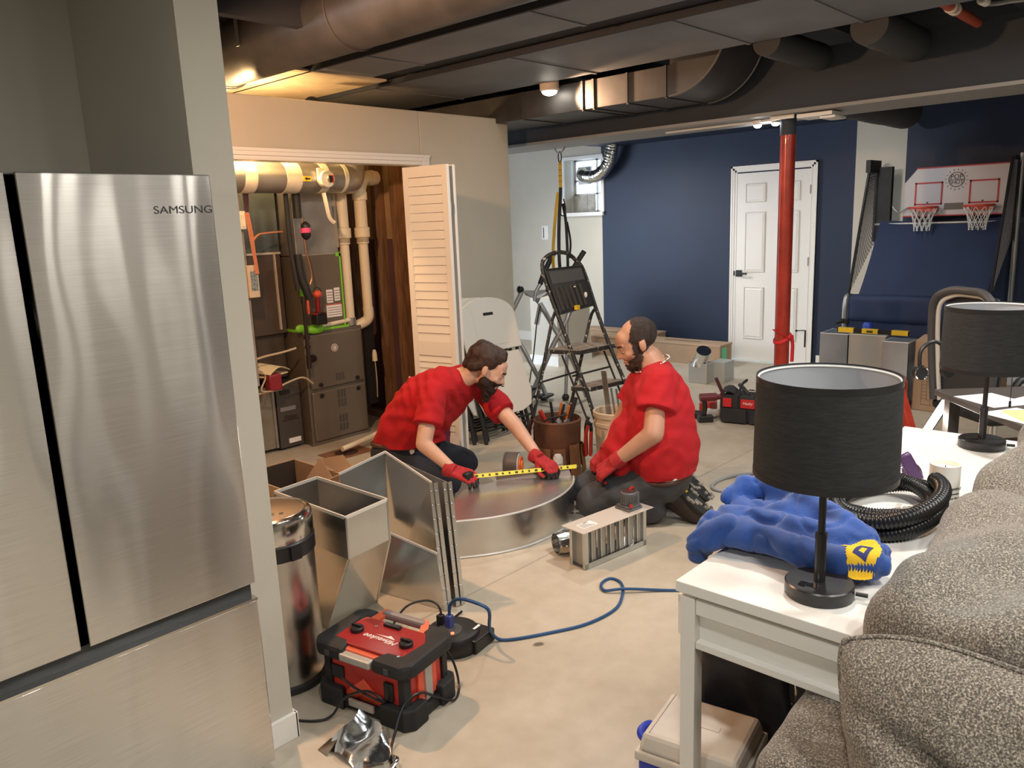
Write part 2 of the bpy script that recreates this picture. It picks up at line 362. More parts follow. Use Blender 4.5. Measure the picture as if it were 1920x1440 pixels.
h = obj('door_handle', M().box(-.035, -.02, .33, .395, .93, 1.0).box(-.07, -.03, .35, .365, .955, .975).box(-.075, -.06, .25, .365, .955, .975), black, D, smooth=0, bevel=.002)
obj('strike_plate', M().box(-.03, -.02, .41, .425, .94, .99), black, D, smooth=0)
for z in (.25, 1.05, 1.78): obj('hinge', M().box(-.03, -.018, -.412, -.4, z, z+.09), grey, D, smooth=0)
obj('hinge_door_stop', M().cyl((-.03, -.4, .38), (-.09, -.34, .38), .005).cyl((-.09, -.34, .38), (-.1, -.33, .38), .012).box(-.03, -.02, -.41, -.395, .2, .38), black, D)
obj('threshold_strip', M().box(-.1, 0, -.42, .42, 0, .012), mat('pale_threshold', (.7, .78, .8), .4), D, smooth=0)
t = M()
for d, a, b in ((.02, 0, .062), (.028, .02, .055), (.033, .042, .062)):
    t.box(-d, 0, .41+a, .41+b, 0, 2.045+b).box(-d, 0, -.41-b, -.41-a, 0, 2.045+b).box(-d, 0, -.41-b, .41+b, 2.045+a, 2.045+b)
obj('door_casing', t.box(-.025, 0, .403, .415, 0, 2.045).box(-.025, 0, -.415, -.403, 0, 2.045), white, D, smooth=0)
# steel beam, boxed, with its post
struct('trim_3', M().box(5.45, 5.95, -4, 7.6, 2.29, 2.66), beamm, smooth=0)
struct('trim_4', M().box(5.43, 5.95, -4, 7.6, 2.27, 2.292), mat('lit_beam_edge', (.3, .3, .29), .6), smooth=0)  # paler strip: light catching the bottom flange is put into its colour
post = thing('support_post', 'round red steel column under the dark ceiling beam', 'post', (5.6, 2.46, 0))
obj('pipe', M().cyl((0, 0, .01), (0, 0, 2.2), .053, n=32), redl, post)
obj('base_plate', M().box(-.09, .09, -.09, .09, 0, .012), redl, post, smooth=0)
obj('top_collar', M().cyl((0, 0, 2.14), (0, 0, 2.268), .055, n=32).box(-.08, .08, -.08, .08, 2.255, 2.27), beamm, post, label='charcoal painted top of the column')
sp = M(); sp.tube([(.06*math.cos(t), .06*math.sin(t), .70+.035*math.sin(t+2)) for t in [i*2*math.pi/20 for i in range(20)]], .012, 6, closed=True, flat=.35)
sp.tube([(.06*math.cos(t), .06*math.sin(t), .72-.04*math.sin(t+2.4)) for t in [i*2*math.pi/20 for i in range(20)]], .012, 6, closed=True, flat=.35)
sp.tube([(.02, -.065, .72), (.03, -.07, .64), (.03, -.068, .52)], .014, 6, flat=.3)
so = obj('red_strap', sp, mat('red_webbing', (.62, .02, .025), .7)); so.location = (5.6, 2.46, 0)
tag(so, 'bright red webbing strap knotted around the steel column', 'strap')
# ================================================================ CEILING SERVICES
def seams(mb, x0, x1, z, ys):
    for y in ys: mb.box(x0, x1, y-.012, y+.012, z-.006, z)
    return mb
for nm, x0, x1, ys, lb in (('flat_duct', 3.03, 3.5, (.9, 2.64, 3.9, 5.2), 'wide flat grey-painted ceiling duct running over the furnace closet'),
                           ('flat_duct', 3.74, 4.66, (.6, 1.65, 2.3, 3.43, 4.75), 'widest flat grey-painted ceiling duct, ending beside the small warm spotlight')):
    d = thing(nm, lb, 'duct', (0, 0, 0))
    obj('duct_body', M().box(x0, x1, -.6, 5.9, 2.6, 2.655), ductp, d, smooth=0, bevel=.004)
    obj('flange', M().box(x0-.02, x0, -.6, 5.9, 2.588, 2.62), ceilm, d, smooth=0)
    obj('seam_cleats', seams(M(), x0, x1, 2.6, ys), ductp, d, smooth=0)
tag(obj('ceiling_joist', M().box(3.5, 3.74, -.6, 5.9, 2.63, 2.66), ceilm, smooth=0), 'dark recessed joist strip between the two wide grey ceiling ducts', 'joist')
fd = [q for q in bpy.data.objects if q.name == 'flat_duct'][0]
obj('unpainted_section', M().box(2.88, 3.62, 4.42, 5.9, 2.588, 2.6), mat('bare_sheet_closet_glow', (.62, .52, .38), .45, .3, var=.15, vscale=5), fd, smooth=0, label='unpainted bare section of the ceiling duct above the closet, toned for the closet glow')  # bare sheet with the closet lamp's warm glow put into its colour
tag(obj('round_canister', M().cyl((3.22, 4.72, 2.41), (3.22, 4.76, 2.41), .085, n=28), black), 'black round canister end peeking over the top edge of the closet wall', 'canister')
rd = thing('round_duct', 'large brown-painted round duct running along the ceiling from the closet', 'duct', (2.72, 4.9, 2.72))
b = M(); b.cyl((0, .1, 0), (0, -5, 0), .185, n=40)
obj('duct_pipe', b, ductd, rd)
b = M()
for y in (-1.35, -2.9, -4.4): b.tube([(.187*math.cos(t), y, .187*math.sin(t)) for t in [i*2*math.pi/40 for i in range(40)]], .006, 5, closed=True)
obj('joint_ring', b, ductd, rd)
b = M(); b.tube([(0, 0, 0), (0, .12, -.01), (-.06, .25, -.03), (-.25, .34, -.05), (-.5, .36, -.05)], .19, 32, smooth=4); b.tube([(.197*math.cos(t), .02, .197*math.sin(t)) for t in [i*2*math.pi/40 for i in range(40)]], .009, 6, closed=True)
obj('duct_elbow', b, ductd, rd)
obj('hanger_strap', M().box(-.2, .2, -.52, -.49, .12, .14).box(-.2, -.195, -.52, -.49, -.05, .13).box(.195, .2, -.52, -.49, -.05, .13), dkgrey, rd, smooth=0)
# copper-lit rectangular duct with an upturned elbow
rc = thing('rectangular_duct', 'dark rectangular duct lit orange, with a curved upturned end, near the beam', 'duct', (4.83, 2.95, 2.4))
b = M(); b.box(0, .52, 0, 3.3, 0, .2)
obj('duct_body', b, ductd, rd if 0 else rc, smooth=0, bevel=.003)
b = M()
for y in (.02, .33, .62, .72, 1.3): b.box(-.012, 0, y, y+.018, 0, .2).box(0, .52, y, y+.018, -.008, 0)
obj('duct_flange', b, ductd, rc, smooth=0)
sec = []; b = M(); Rr = .42
for i in range(13):
    a = math.pi/2*i/12; cy, cz = 0, Rr-.0
    yo, zo = -Rr*math.sin(a), Rr-Rr*math.cos(a); yi, zi = -(Rr-.3)*math.sin(a), Rr-(Rr-.3)*math.cos(a)
    sec += [(.0, yo, zo), (.52, yo, zo), (.52, yi, zi), (.0, yi, zi)]
b.add(sec, [(i*4+j, i*4+(j+1) % 4, i*4+4+(j+1) % 4, i*4+4+j) for i in range(12) for j in range(4)]+[(0, 1, 2, 3), (48, 49, 50, 51)])
obj('duct_elbow', b, ductd, rc, smooth=25)
b = M()
for xx in (-.006, .526): b.tube([(xx, -Rr*math.sin(math.pi/2*i/12), Rr-Rr*math.cos(math.pi/2*i/12)) for i in range(13)], .008, 6)
obj('seam_bead', b, mat('worn_dull_steel', (.2, .19, .18), .4, .7), rc)
cs = thing('ceiling_spotlight', 'small lit warm round spotlight at the edge of the wide grey duct', 'light', (4.72, 3.9, 2.56))
obj('housing', M().lathe([(.05, .12), (.07, .1), (.072, .0), (.06, -.012)], 24), mat('pale_trim_ring', (.8, .7, .6), .4), cs)
obj('bulb', M().ell((0, 0, -.012), (.057, .057, .03)), glow, cs)
lamp('ceiling_spotlight_light', 'SPOT', (4.68, 3.86, 2.5), 75, (1, .6, .34), .03, (4.86, 3.1, 2.48), 70, .4)
# beam spotlights
bs = []
for i, (y, lb) in enumerate(((2.69, 'left of the two lit spotlights under the dark beam near the red column'), (2.555, 'right of the two lit spotlights under the dark beam, nearest the red column'))):
    s_ = thing('beam_spotlight', lb, 'light', (5.6, y, 2.262), 0, 'spotlights under the beam')
    obj('housing', M().lathe([(.03, .005), (.034, -.0), (.03, -.03)], 20), white, s_)
    obj('bulb', M().ell((0, 0, -.03), (.028, .028, .02)), glowc, s_)
obj_ = thing('light_track', 'thin white lighting track and bracket under the dark beam', 'track', (5.6, 2.5, 2.262))
obj('track', M().box(-.012, .012, .02, .95, -.012, .0), white, obj_, smooth=0)
obj('bracket', M().box(-.1, -.09, -.12, .05, -.02, .006).box(-.1, .1, -.38, -.14, -.025, -.0).box(-.1, .1, -.4, -.3, -.045, -.03), white, obj_, smooth=0)
# red sprinkler pipe, conduit, flexible ducts between the sheets and the beam
sp = thing('sprinkler_pipe', 'orange-red pipe with white couplings between the ceiling joists', 'pipe', (0, 0, 0))
obj('pipe', M().cyl((4.55, 1.27, 2.63), (5.4, 1.27, 2.63), .026), mat('orange_pipe', (.45, .09, .05), .4), sp)
obj('coupling', M().cyl((4.83, 1.27, 2.63), (4.86, 1.27, 2.63), .033).cyl((4.9, 1.27, 2.63), (4.93, 1.27, 2.63), .033), white, sp)
cdx = thing('metal_conduit', 'pale metal conduit with a bent fitting above the beam', 'conduit', (0, 0, 0))
obj('conduit', M().tube([(4.7, 1.12, 2.63), (4.9, 1.1, 2.62), (5.0, .95, 2.63), (5.4, .5, 2.64)], .014, 8, smooth=3), grey, cdx)
obj('fitting', M().cyl((4.8, 1.12, 2.625), (4.86, 1.11, 2.622), .022), white, cdx)
tag(obj('ceiling_batten', M().box(4.7, 5.44, .74, .8, 2.62, 2.66), mat('pale_batten', (.16, .17, .18), .7), smooth=0), 'pale grey batten across the dark ceiling at the top right', 'batten')
for i, (x0, x1, y, z, r, lb) in enumerate(((4.67, 5.44, 1.62, 2.58, .1, 'fat dark flexible duct end sagging between the grey sheet and the beam'), (4.67, 5.44, 2.2, 2.6, .085, 'dark sagging flexible duct beside the curved elbow'), (5.98, 7.6, 2.3, 2.42, .14, 'dark round duct hanging behind the beam above the arcade'))):
    b = M(); n_ = 26
    b.tube([(x0+(x1-x0)*k/n_, y, z) for k in range(n_+1)], lambda t, r=r: r*(1+.03*math.sin(t*90)), 24)
    tag(obj('flexible_duct' if i < 2 else 'round_duct', b, mat('charcoal_duct_paint', (.05, .055, .062), .7)), lb, 'duct')
# vent hose at the window
fh = thing('vent_hose', 'crinkled silver flexible vent hose curving out of the basement window', 'hose', (0, 0, 0))
b = M(); pts = cat([V(p) for p in [(8.28, 6.33, 2.19), (8.12, 6.2, 2.15), (8.03, 6.0, 2.12), (7.99, 5.84, 2.15), (7.98, 5.71, 2.27), (7.97, 5.64, 2.48)]], 22)
b.tube(pts, lambda t: .074*(1+.13*(abs((t*34) % 1-.5)*2-.5)), 18)
obj('hose', b, mat('crinkled_foil', (.72, .72, .7), .22, 1, bump=.3, bscale=30), fh)
obj('wall_collar', M().box(8.3, 8.34, 6.22, 6.42, 2.05, 2.27).cyl((8.32, 6.34, 2.17), (8.22, 6.32, 2.15), .055), mat('grey_collar', (.45, .45, .45), .4, .6), fh)
sw = thing('wall_switch', 'white rectangular wall plate with a dark slot on the grey wall', 'switch', (8.15, 6.87, 1.46))
obj('plate', M().box(-.01, 0, -.055, .055, -.09, .09), white, sw, smooth=0, bevel=.002)
obj('slot', M().box(-.013, -.008, .018, .03, -.07, .07), black, sw, smooth=0)
# ================================================================ FURNACE CLOSET
fu = thing('gas_furnace', 'taupe enamelled gas furnace with two front doors in the closet', 'furnace', (3.205, 5.06, 0), 0)
obj('cabinet', M().box(0, .53, .02, .75, 0, .87).box(-.012, .54, .01, .03, 0, .02), taupe, fu, smooth=0, bevel=.004)
for nm, z0, z1, lb in (('upper_door', .435, .85, 0), ('lower_door', .03, .415, 0)):
    d = obj(nm, M().box(.02, .515, 0, .022, z0, z1), taupe, fu, smooth=0, bevel=.012)
    for x in (.1, .44):
        zz = z0+.03 if nm == 'upper_door' else z1-.035
        obj('knob', M().cyl((x, .0, zz), (x, -.012, zz), .016), black, d)
    b = M(); zc = [(.475, .53)] if nm == 'upper_door' else [(.335, .4), (.265, .325), (.14, .2), (.075, .13)]
    for a, c in zc:
        for q in range(3): b.box(.245+q*.028, .262+q*.028, -.003, 0, a, c)
    obj('label_print', b, mat('faded_black_print', (.07, .06, .05), .6), d, smooth=0)
obj('round_badge', M().cyl((.25, 0, .73), (.25, -.006, .73), .03, n=24), mat('pale_badge', (.6, .55, .5), .4), fu)
b = M().tube([(.25+.021*math.cos(t), -.007, .73+.021*math.sin(t)) for t in [i*2*math.pi/16 for i in range(16)]], .002, 5, closed=True)
obj('badge_ring', b, mat('maroon_print', (.25, .03, .05), .5), fu)
for x in (.1, .17, .3, .38): pass
cc = thing('coil_cabinet', 'brown coil cabinet with lime green tape edges standing on the furnace', 'cabinet', (3.205, 5.09, .87))
obj('cabinet', M().box(.02, .39, 0, .65, .015, .56), taupe, cc, smooth=0, bevel=.003)
lt = M().box(.0, .42, -.01, .66, 0.001, .018).box(.38, .394, -.004, 0, .02, .57).box(.01, .05, -.004, 0, .24, .56).box(.02, .12, -.02, .02, .0, .05).box(.35, .395, -.004, .0, .545, .575)
b = M(); b.add([(-.0, -.003, .56), (.06, -.003, .56), (.08, -.003, .25), (.05, -.003, .25)], [(0, 1, 2, 3)])
obj('lime_tape', lt, lime, cc, smooth=0)
obj('lime_tape', M().ell((.1, -.03, .02), (.08, .03, .035)).ell((-.03, -.03, .04), (.04, .02, .03)), lime, cc)
obj('warning_label', M().box(.24, .295, -.003, 0, .2, .3).box(.31, .36, -.003, 0, .21, .31).box(.23, .37, -.003, 0, .09, .19), paper, cc, smooth=0)
b = M()
for r_ in range(4): b.box(.245, .29, -.004, -.003, .215+r_*.02, .222+r_*.02).box(.315, .355, -.004, -.003, .225+r_*.02, .232+r_*.02).box(.24, .36, -.004, -.003, .105+r_*.018, .11+r_*.018)
obj('label_print', b, mat('label_ink', (.3, .25, .22), .7), cc, smooth=0)
obj('label_border', M().box(.23, .37, -.0045, -.003, .182, .19).box(.366, .37, -.0045, -.003, .09, .19), mat('red_label', (.6, .1, .05), .6), cc, smooth=0)
pl = thing('supply_plenum', 'tall shiny sheet metal plenum above the coil cabinet', 'duct', (3.205, 5.1, 1.43))
obj('plenum', M().box(.02, .39, 0, .6, .005, .98), galvd, pl, smooth=0, bevel=.004)
obj('white_cleat', M().box(.01, .37, -.006, 0, 0.002, .012).box(.37, .39, -.012, 0, .05, .98), mat('dull_cleat', (.45, .42, .36), .4, .5), pl, smooth=0)
rp = thing('return_plenum', 'dark brown return duct column left of the furnace', 'duct', (2.72, 5.2, 0))
obj('duct_body', M().box(0, .46, .05, .55, .87, 1.46).box(0, .46, .1, .55, .53, .87), mat('dark_brown_duct', (.085, .065, .05), .45, .3, var=.1), rp, smooth=0, bevel=.003)
obj('upper_duct', M().box(.02, .46, .05, .55, 1.465, 2.3), mat('blue_grey_duct', (.1, .12, .12), .4, .5, var=.15), rp, smooth=0)
obj('pale_seam', M().box(0, .46, .04, .05, 1.455, 1.47).box(.4, .41, .03, .05, .9, 1.46), mat('pale_seam', (.5, .45, .38), .5), rp, smooth=0)
fi = thing('filter_cabinet', 'dark grey filter cabinet beside the furnace foot', 'cabinet', (2.98, 5.1, 0))
obj('housing', M().box(0, .2, .06, .7, .02, .51), mat('brown_grey_enamel', (.09, .08, .07), .4, .4), fi, smooth=0, bevel=.003)
obj('filter_slot', M().box(.03, .11, .05, .062, .43, .46), black, fi, smooth=0)
obj('grey_tape', M().box(.02, .15, .052, .06, .3, .33, X.Rotation(.0, 4, 'X')), mat('grey_smear', (.2, .19, .18), .5), fi, smooth=0)
obj('white_sticker', M().box(.07, .17, .05, .06, .05, .085), paper, fi, smooth=0)
obj('lettering', M().box(.03, .17, .056, .06, .225, .229), black, fi, smooth=0)
text('lettering', 'Fitlex', .05, black, fi, frame((.1, .058, .25), (1, 0, 0), (0, -1, 0)), shear=.3)
rb = thing('return_boot', 'grey galvanised return duct box at floor level beside the stub wall', 'duct', (2.52, 5.1, .03))
obj('duct_body', M().box(0, .44, .08, .8, 0, .46), mat('warm_galvanised', (.3, .28, .23), .4, .6, var=.15), rb, smooth=0, bevel=.003)
obj('edge_flange', M().box(.43, .45, .07, .09, 0, .46).box(0, .45, .07, .09, .45, .47), galvd, rb, smooth=0)
mn = thing('papers', 'open manual with cream pages lying on the return duct box', 'papers', (2.93, 5.12, .62), 20)
b = M(); b.grid(lambda u, v: V((-.11+.22*u, -.09+.2*v, .04*math.sin(u*3.1)+.02*v)), 8, 4)
obj('page', b, mat('cream_page', (.75, .64, .42), .8), mn, solid=.004)
obj('page', M().box(-.1, .12, -.06, .1, -.025, -.015), mat('cream_page', (.75, .64, .42), .8), mn, smooth=0)
tag(obj('tangled_wires', M().tube([(2.72, 5.08, .72), (2.85, 5.05, .75), (3.0, 5.05, .76), (3.1, 5.02, .78)], .008, 6, smooth=4).tube([(2.7, 5.08, .49), (2.85, 5.02, .5), (3.0, 5.02, .54), (3.12, 5.0, .56), (3.2, 5.0, .5)], .007, 6, smooth=4).tube([(2.75, 5.1, .7), (2.85, 5.05, .62), (2.78, 5.0, .52), (2.95, 5.02, .5)], .006, 6, smooth=4), mat('beige_cable', (.5, .4, .28), .6)), 'tangled beige cables beside the furnace at knee height', 'cable')
tag(obj('hand_tool', M().box(2.85, 2.95, 5.0, 5.08, .5, .62), mat('dark_red_tool', (.25, .02, .03), .4), bevel=.01), 'small dark red tool half hidden under the manual pages', 'tool')
# white pvc pipes
for i, (x, yb, zt, lb) in enumerate(((3.665, 5.12, 2.3, 'left cream PVC flue pipe dropping behind the coil cabinet'), (3.815, 5.08, 2.12, 'right cream PVC flue pipe with a top elbow, nearest the studs'))):
    p = thing('pvc_pipe', lb, 'pipe', (x, yb, 0))
    z0 = .93 if i == 0 else .98
    obj('pipe', M().cyl((0, 0, z0), (0, 0, 1.56), .038, n=24).cyl((0, 0, 1.5), (0, 0, 1.88 if i else 2.3), .048, n=24), pvc, p)
    obj('coupling', M().lathe([(.042, 1.5), (.048, 1.51), (.048, 1.54), (.06, 1.55), (.06, 1.62), (.05, 1.625)], 24, cap=False), pvc, p)
    if i:
        obj('elbow', M().tube([(0, 0, 1.86), (0, 0, 1.9), (.02, .0, 1.96), (.07, .02, 1.995), (.12, .03, 2.0), (.2, .04, 2.0)], .053, 20, smooth=4).cyl((0, 0, 1.83), (0, 0, 1.89), .058, n=24).cyl((.12, .03, 2.0), (.16, .035, 2.0), .059, n=24), pvc, p)
        obj('lower_elbow', M().tube([(0, 0, 1.0), (0, 0, .93), (-.02, .02, .89), (-.08, .06, .86)], .042, 18, smooth=4), pvc, p)
    else: obj('drain_arm', M().cyl((-.36, -.02, .9), (-.02, -.02, .92), .018), pvc, p)
    if i == 0: obj('rubber_collar', M().cyl((0, 0, .875), (0, 0, .935), .045, n=20), galvd, p)
# round duct with tape and a vent motor
hd = thing('taped_round_duct', 'warm-lit round metal duct with pale tape bands across the closet top', 'duct', (0, 0, 0))
obj('duct_pipe', M().cyl((2.3, 4.95, 1.98), (3.62, 4.95, 1.98), .105, n=36), galvd, hd)
obj('duct_elbow', M().tube([(3.55, 4.95, 1.98), (3.6, 4.955, 1.98), (3.64, 4.97, 1.985), (3.66, 4.975, 2.03), (3.665, 4.975, 2.2)], .112, 30, smooth=3), galvd, hd)
b = M()
for x0, x1 in ((2.74, 2.83), (3.05, 3.17), (3.34, 3.4), (3.53, 3.56)): b.cyl((x0, 4.95, 1.98), (x1, 4.95, 1.98), .108, n=36)
obj('tape_band', b, tapew, hd)
obj('flow_arrow_label', M().box(3.17, 3.235, 4.838, 4.843, 1.95, 1.985), mat('yellow_label', (.8, .6, .02), .5), hd, smooth=0)
b = M().add([(3.18, 4.836, 1.967), (3.198, 4.836, 1.98), (3.198, 4.836, 1.972), (3.225, 4.836, 1.972), (3.225, 4.836, 1.962), (3.198, 4.836, 1.962), (3.198, 4.836, 1.954)], [(0, 1, 2, 3, 4, 5, 6)])
obj('arrow_print', b, black, hd, smooth=0)
dm = thing('damper_motor', 'cream round damper motor with a dark window on the taped duct', 'motor', (3.34, 4.82, 1.965))
obj('housing', M().cyl((0, .03, 0), (0, -.03, 0), .058, n=28).box(-.06, -.01, 0, .02, .02, .075), mat('cream_plastic', (.75, .72, .6), .35), dm, bevel=.004)
obj('window', M().cyl((.01, -.032, 0), (.012, -.036, 0), .03, n=20), chrome, dm)
obj('label_block', M().box(.0, .032, -.041, -.036, -.022, .022), black, dm, smooth=0)
obj('red_cap', M().box(.035, .05, -.035, -.01, -.03, .03), redb, dm, bevel=.004)
tag(obj('hanging_tape_strip', M().tube([(3.32, 4.83, 1.87), (3.325, 4.82, 1.8), (3.345, 4.82, 1.7), (3.38, 4.81, 1.66)], .014, 6, smooth=4, flat=.25), mat('cream_tape', (.85, .78, .65), .5)), 'twisted strip of cream tape dangling from the damper motor', 'tape')
# control boxes, wires
cb = thing('control_box', 'cream electrical box with a switch on the grey plate left of the furnace', 'electrical box', (2.74, 4.98, 1.66))
obj('back_plate', M().box(-.05, .03, .02, .03, -1.1, .2), mat('mottled_grey_strip', (.28, .25, .22), .6, var=.2, vscale=14), cb, smooth=0)
obj('housing', M().box(-.04, .03, -.03, .02, -.02, .1), mat('cream_plastic', (.75, .72, .6), .35), cb, smooth=0, bevel=.004)
obj('switch', M().box(-.005, .02, -.038, -.03, .0, .075), tapew, cb, smooth=0)
zb = thing('zone_board', 'beige zone control board with exposed chips and red wires', 'control board', (2.79, 4.97, 1.3))
obj('housing', M().box(-.05, .03, -.02, .02, -.12, .1), mat('beige_enamel', (.62, .5, .36), .5), zb, smooth=0, bevel=.005)
obj('circuit_board', M().box(-.03, .018, -.026, -.02, -.07, .06), mat('circuit_grey', (.2, .25, .27), .5, var=.5, vscale=90), zb, smooth=0)
b = M()
for k in range(4): b.tube([(2.765+.008*k, 4.945, 1.75), (2.775+.009*k, 4.94, 1.62), (2.785+.007*k, 4.94, 1.5), (2.795+.006*k, 4.94, 1.4), (2.79+.008*k, 4.935, 1.34)], .004, 5, smooth=4)
b.tube([(2.8, 4.94, 1.56), (2.86, 4.97, 1.6), (2.95, 5.0, 1.61), (3.1, 5.05, 1.615)], .006, 5, smooth=4)
b.tube([(2.8, 4.94, 1.5), (2.81, 4.95, 1.57), (2.86, 4.97, 1.6)], .005, 5, smooth=4)
tag(obj('red_wires', b, mat('salmon_wire', (.6, .22, .12), .5)), 'bundle of salmon red thermostat wires running down to the zone board', 'wire')
b = M()
for k in range(4): b.cyl((2.78+.012*k, 4.97, 1.9), (2.775+.008*k, 4.96, 1.74), .005, n=6)
tag(obj('dark_wires', b, mat('dark_wire', (.06, .02, .03), .5)), 'short dark wires dropping into the cream electrical box', 'wire')
ls_ = thing('refrigerant_lines', 'pair of black insulated refrigerant lines dropping in front of the furnace', 'pipe', (0, 0, 0))
obj('insulated_line', M().tube([(3.12, 5.0, 2.0), (3.12, 5.0, 1.5), (3.14, 4.99, 1.2)], .017, 10, smooth=4), rubber, ls_)
obj('insulated_line', M().tube([(3.2, 5.0, 1.9), (3.2, 5.0, 1.72), (3.2, 5.0, 1.71)], .03, 12, smooth=2).tube([(3.17, 5.0, 1.45), (3.18, 5.0, 1.3), (3.21, 4.99, 1.19), (3.225, 4.99, 1.13)], .03, 12, smooth=4), rubber, ls_)
obj('copper_line', M().cyl((3.225, 4.99, 1.72), (3.235, 4.99, 1.45), .007, n=8).tube([(3.24, 4.99, 1.45), (3.26, 4.98, 1.3), (3.24, 4.98, 1.23)], .006, 6, smooth=4), mat('copper', (.6, .3, .18), .3, .9), ls_)
obj('filter_drier', M().lathe([(.008, .12), (.03, .1), (.034, .09), (.034, .02), (.03, .01), (.008, -.01)], 20, X.Translation((3.238, 4.97, 1.56))), black, ls_)
obj('pink_label', M().cyl((3.238, 4.97, 1.6), (3.238, 4.97, 1.635), .0355, n=20, cap=False), mat('pink_label', (.85, .1, .3), .5), ls_)
gp = thing('gas_pipe', 'black iron gas pipe with a red valve handle beside the furnace', 'pipe', (3.17, 4.98, 0))
obj('pipe', M().cyl((0, 0, .72), (0, 0, 1.14), .013, n=12).cyl((0, 0, .62), (0, 0, .72), .018, n=12).cyl((0, 0, .68), (.08, .06, .68), .015, n=10), mat('black_iron', (.05, .04, .035), .4, .6), gp)
obj('pipe_union', M().cyl((0, 0, .84), (0, 0, .87), .024, n=8).cyl((0, 0, .77), (0, 0, .79), .021, n=8).cyl((0, 0, 1.1), (0, 0, 1.15), .02, n=8).cyl((.06, .05, .68), (.085, .06, .68), .028, n=12), mat('black_iron', (.05, .04, .035), .4, .6), gp)
obj('valve_handle', M().box(.015, .03, -.03, -.01, 1.02, 1.12), redb, gp, bevel=.005)
wl = thing('cordless_work_light', 'red cordless work light standing on the furnace top', 'work light', (3.3, 4.99, .93))
obj('battery', M().box(-.045, .045, -.035, .035, 0, .075).box(-.04, .04, -.04, .03, .075, .09), black, wl, bevel=.006)
obj('red_band', M().box(-.043, .043, -.038, .033, .078, .088), redp, wl, smooth=0)
obj('handle', M().tube([(-.005, 0, .08), (-.005, 0, .14), (0, 0, .2)], .02, 12, smooth=3), mat('dark_red_plastic', (.2, .01, .015), .35), wl)
obj('lamp_head', M().ell((0, 0, .225), (.034, .034, .028)), redb, wl)
obj('hook', M().tube([(.032*math.cos(t), 0, .24+.032*math.sin(t)) for t in [math.pi*i/10 for i in range(11)]], .003, 6), black, wl)
fl = thing('floor_drain', 'square rusty floor drain in the closet floor', 'drain', (3.25, 4.72, 0))
obj('surround', M().box(-.17, .17, -.12, .12, 0.0, .004), mat('rusty_patch', (.2, .09, .045), .9, var=.3), fl, smooth=0)
obj('drain_hole', M().cyl((0, 0, .003), (0, 0, .007), .085, n=24), mat('rust_hole', (.05, .02, .012), .8), fl)
tag(obj('drain_pipe', M().tube([(3.19, 4.68, .05), (3.35, 4.7, .06), (3.6, 4.75, .075)], .02, 12, smooth=3), pvc), 'cream plastic drain pipe pointing into the rusty floor drain', 'pipe')
bv = thing('nozzle_tip', 'small cream nozzle with a hanging cord behind the furnace', 'nozzle', (3.86, 5.1, .56))
obj('nozzle', M().lathe([(.022, 0), (.02, .06), (.012, .09)], 12), pvc, bv)
obj('cord', M().tube([(0, 0, 0), (.005, 0, -.15), (.0, 0, -.3)], .005, 6, smooth=3), mat('beige_cable', (.5, .4, .28), .6), bv)
b = M()
for k in range(9): b.tube([(3.8+.012*k, 5.15, .95), (3.805+.012*k, 5.15, .6), (3.8+.012*k, 5.15, .2)], .007, 6, smooth=2)
tag(obj('black_line_bundle', b, black), 'bundle of black lines dropping beside the furnace by the studs', 'pipe')
# open carton on the closet side
bx = thing('open_carton', 'open brown cardboard carton with a dark inside behind the steel bin', 'cardboard box', (2.55, 4.05, 0))
obj('carton_wall', M().box(-.35, .02, .25, .26, 0, .2).box(-.35, .02, -.25, -.24, 0, .17).box(-.36, -.35, -.25, .26, 0, .2).box(.01, .02, -.25, .26, 0, .2), card, bx, smooth=0)
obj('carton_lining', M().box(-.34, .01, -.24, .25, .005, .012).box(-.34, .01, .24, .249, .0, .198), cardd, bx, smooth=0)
obj('flap', M().plate([(.02, -.2, .2), (.1, -.4, .12), (.06, -.22, .3), (-.02, -.05, .26)], .005).plate([(-.3, -.25, .17), (.0, -.25, .17), (-.02, -.4, .26)], .005), card, bx, smooth=0)
tag(obj('cardboard_sheet', M().plate([(2.55, 3.72, .02), (2.5, 3.9, .3), (2.36, 4.05, .02)], .006).plate([(2.55, 3.72, .02), (2.3, 3.9, .01), (2.36, 4.05, .02)], .006), card, smooth=0), 'folded piece of brown cardboard standing behind the sheet metal fittings', 'cardboard')
# louvered bifold door, folded open
LD = struct('door_2', M(), white); LD.location = (3.53, 4.2, 0)
dirv = V((.085, -.375, 0)); L_ = .37
def leafm(o, ang): return X.Translation(o) @ X.Rotation(ang, 4, 'Z')
mm = leafm((0, 0, 0), math.atan2(-.378, .068))
lf = M(mm)
lf.box(0, .045, -.014, .014, .02, 2.0).box(L_-.045, L_, -.014, .014, .02, 2.0).box(.045, L_-.045, -.014, .014, .02, .17).box(.045, L_-.045, -.014, .014, 1.93, 2.0).box(.045, L_-.045, -.014, .014, .74, .84)
obj('door_stile_frame', lf, white, LD, smooth=0, bevel=.002)
sl = M(mm)
for z0, z1, n_ in ((.17, .74, 13), (.84, 1.93, 19)):
    for k in range(n_):
        z = z0+(k+.5)*(z1-z0)/n_; h_ = (z1-z0)/n_
        sl.add([(.045, -.013, z-h_*.5), (L_-.045, -.013, z-h_*.5), (L_-.045, -.006, z+h_*.44), (.045, -.006, z+h_*.44), (.045, -.004, z-h_*.5), (L_-.045, -.004, z-h_*.5), (L_-.045, .004, z+h_*.5), (.045, .004, z+h_*.5)],
               [(0, 1, 2, 3), (7, 6, 5, 4), (0, 4, 5, 1), (3, 2, 6, 7), (0, 3, 7, 4), (1, 5, 6, 2)])
obj('louver_slats', sl, white, LD, smooth=0)
m3 = leafm((.045, .012, 0), math.atan2(-.378, .068))
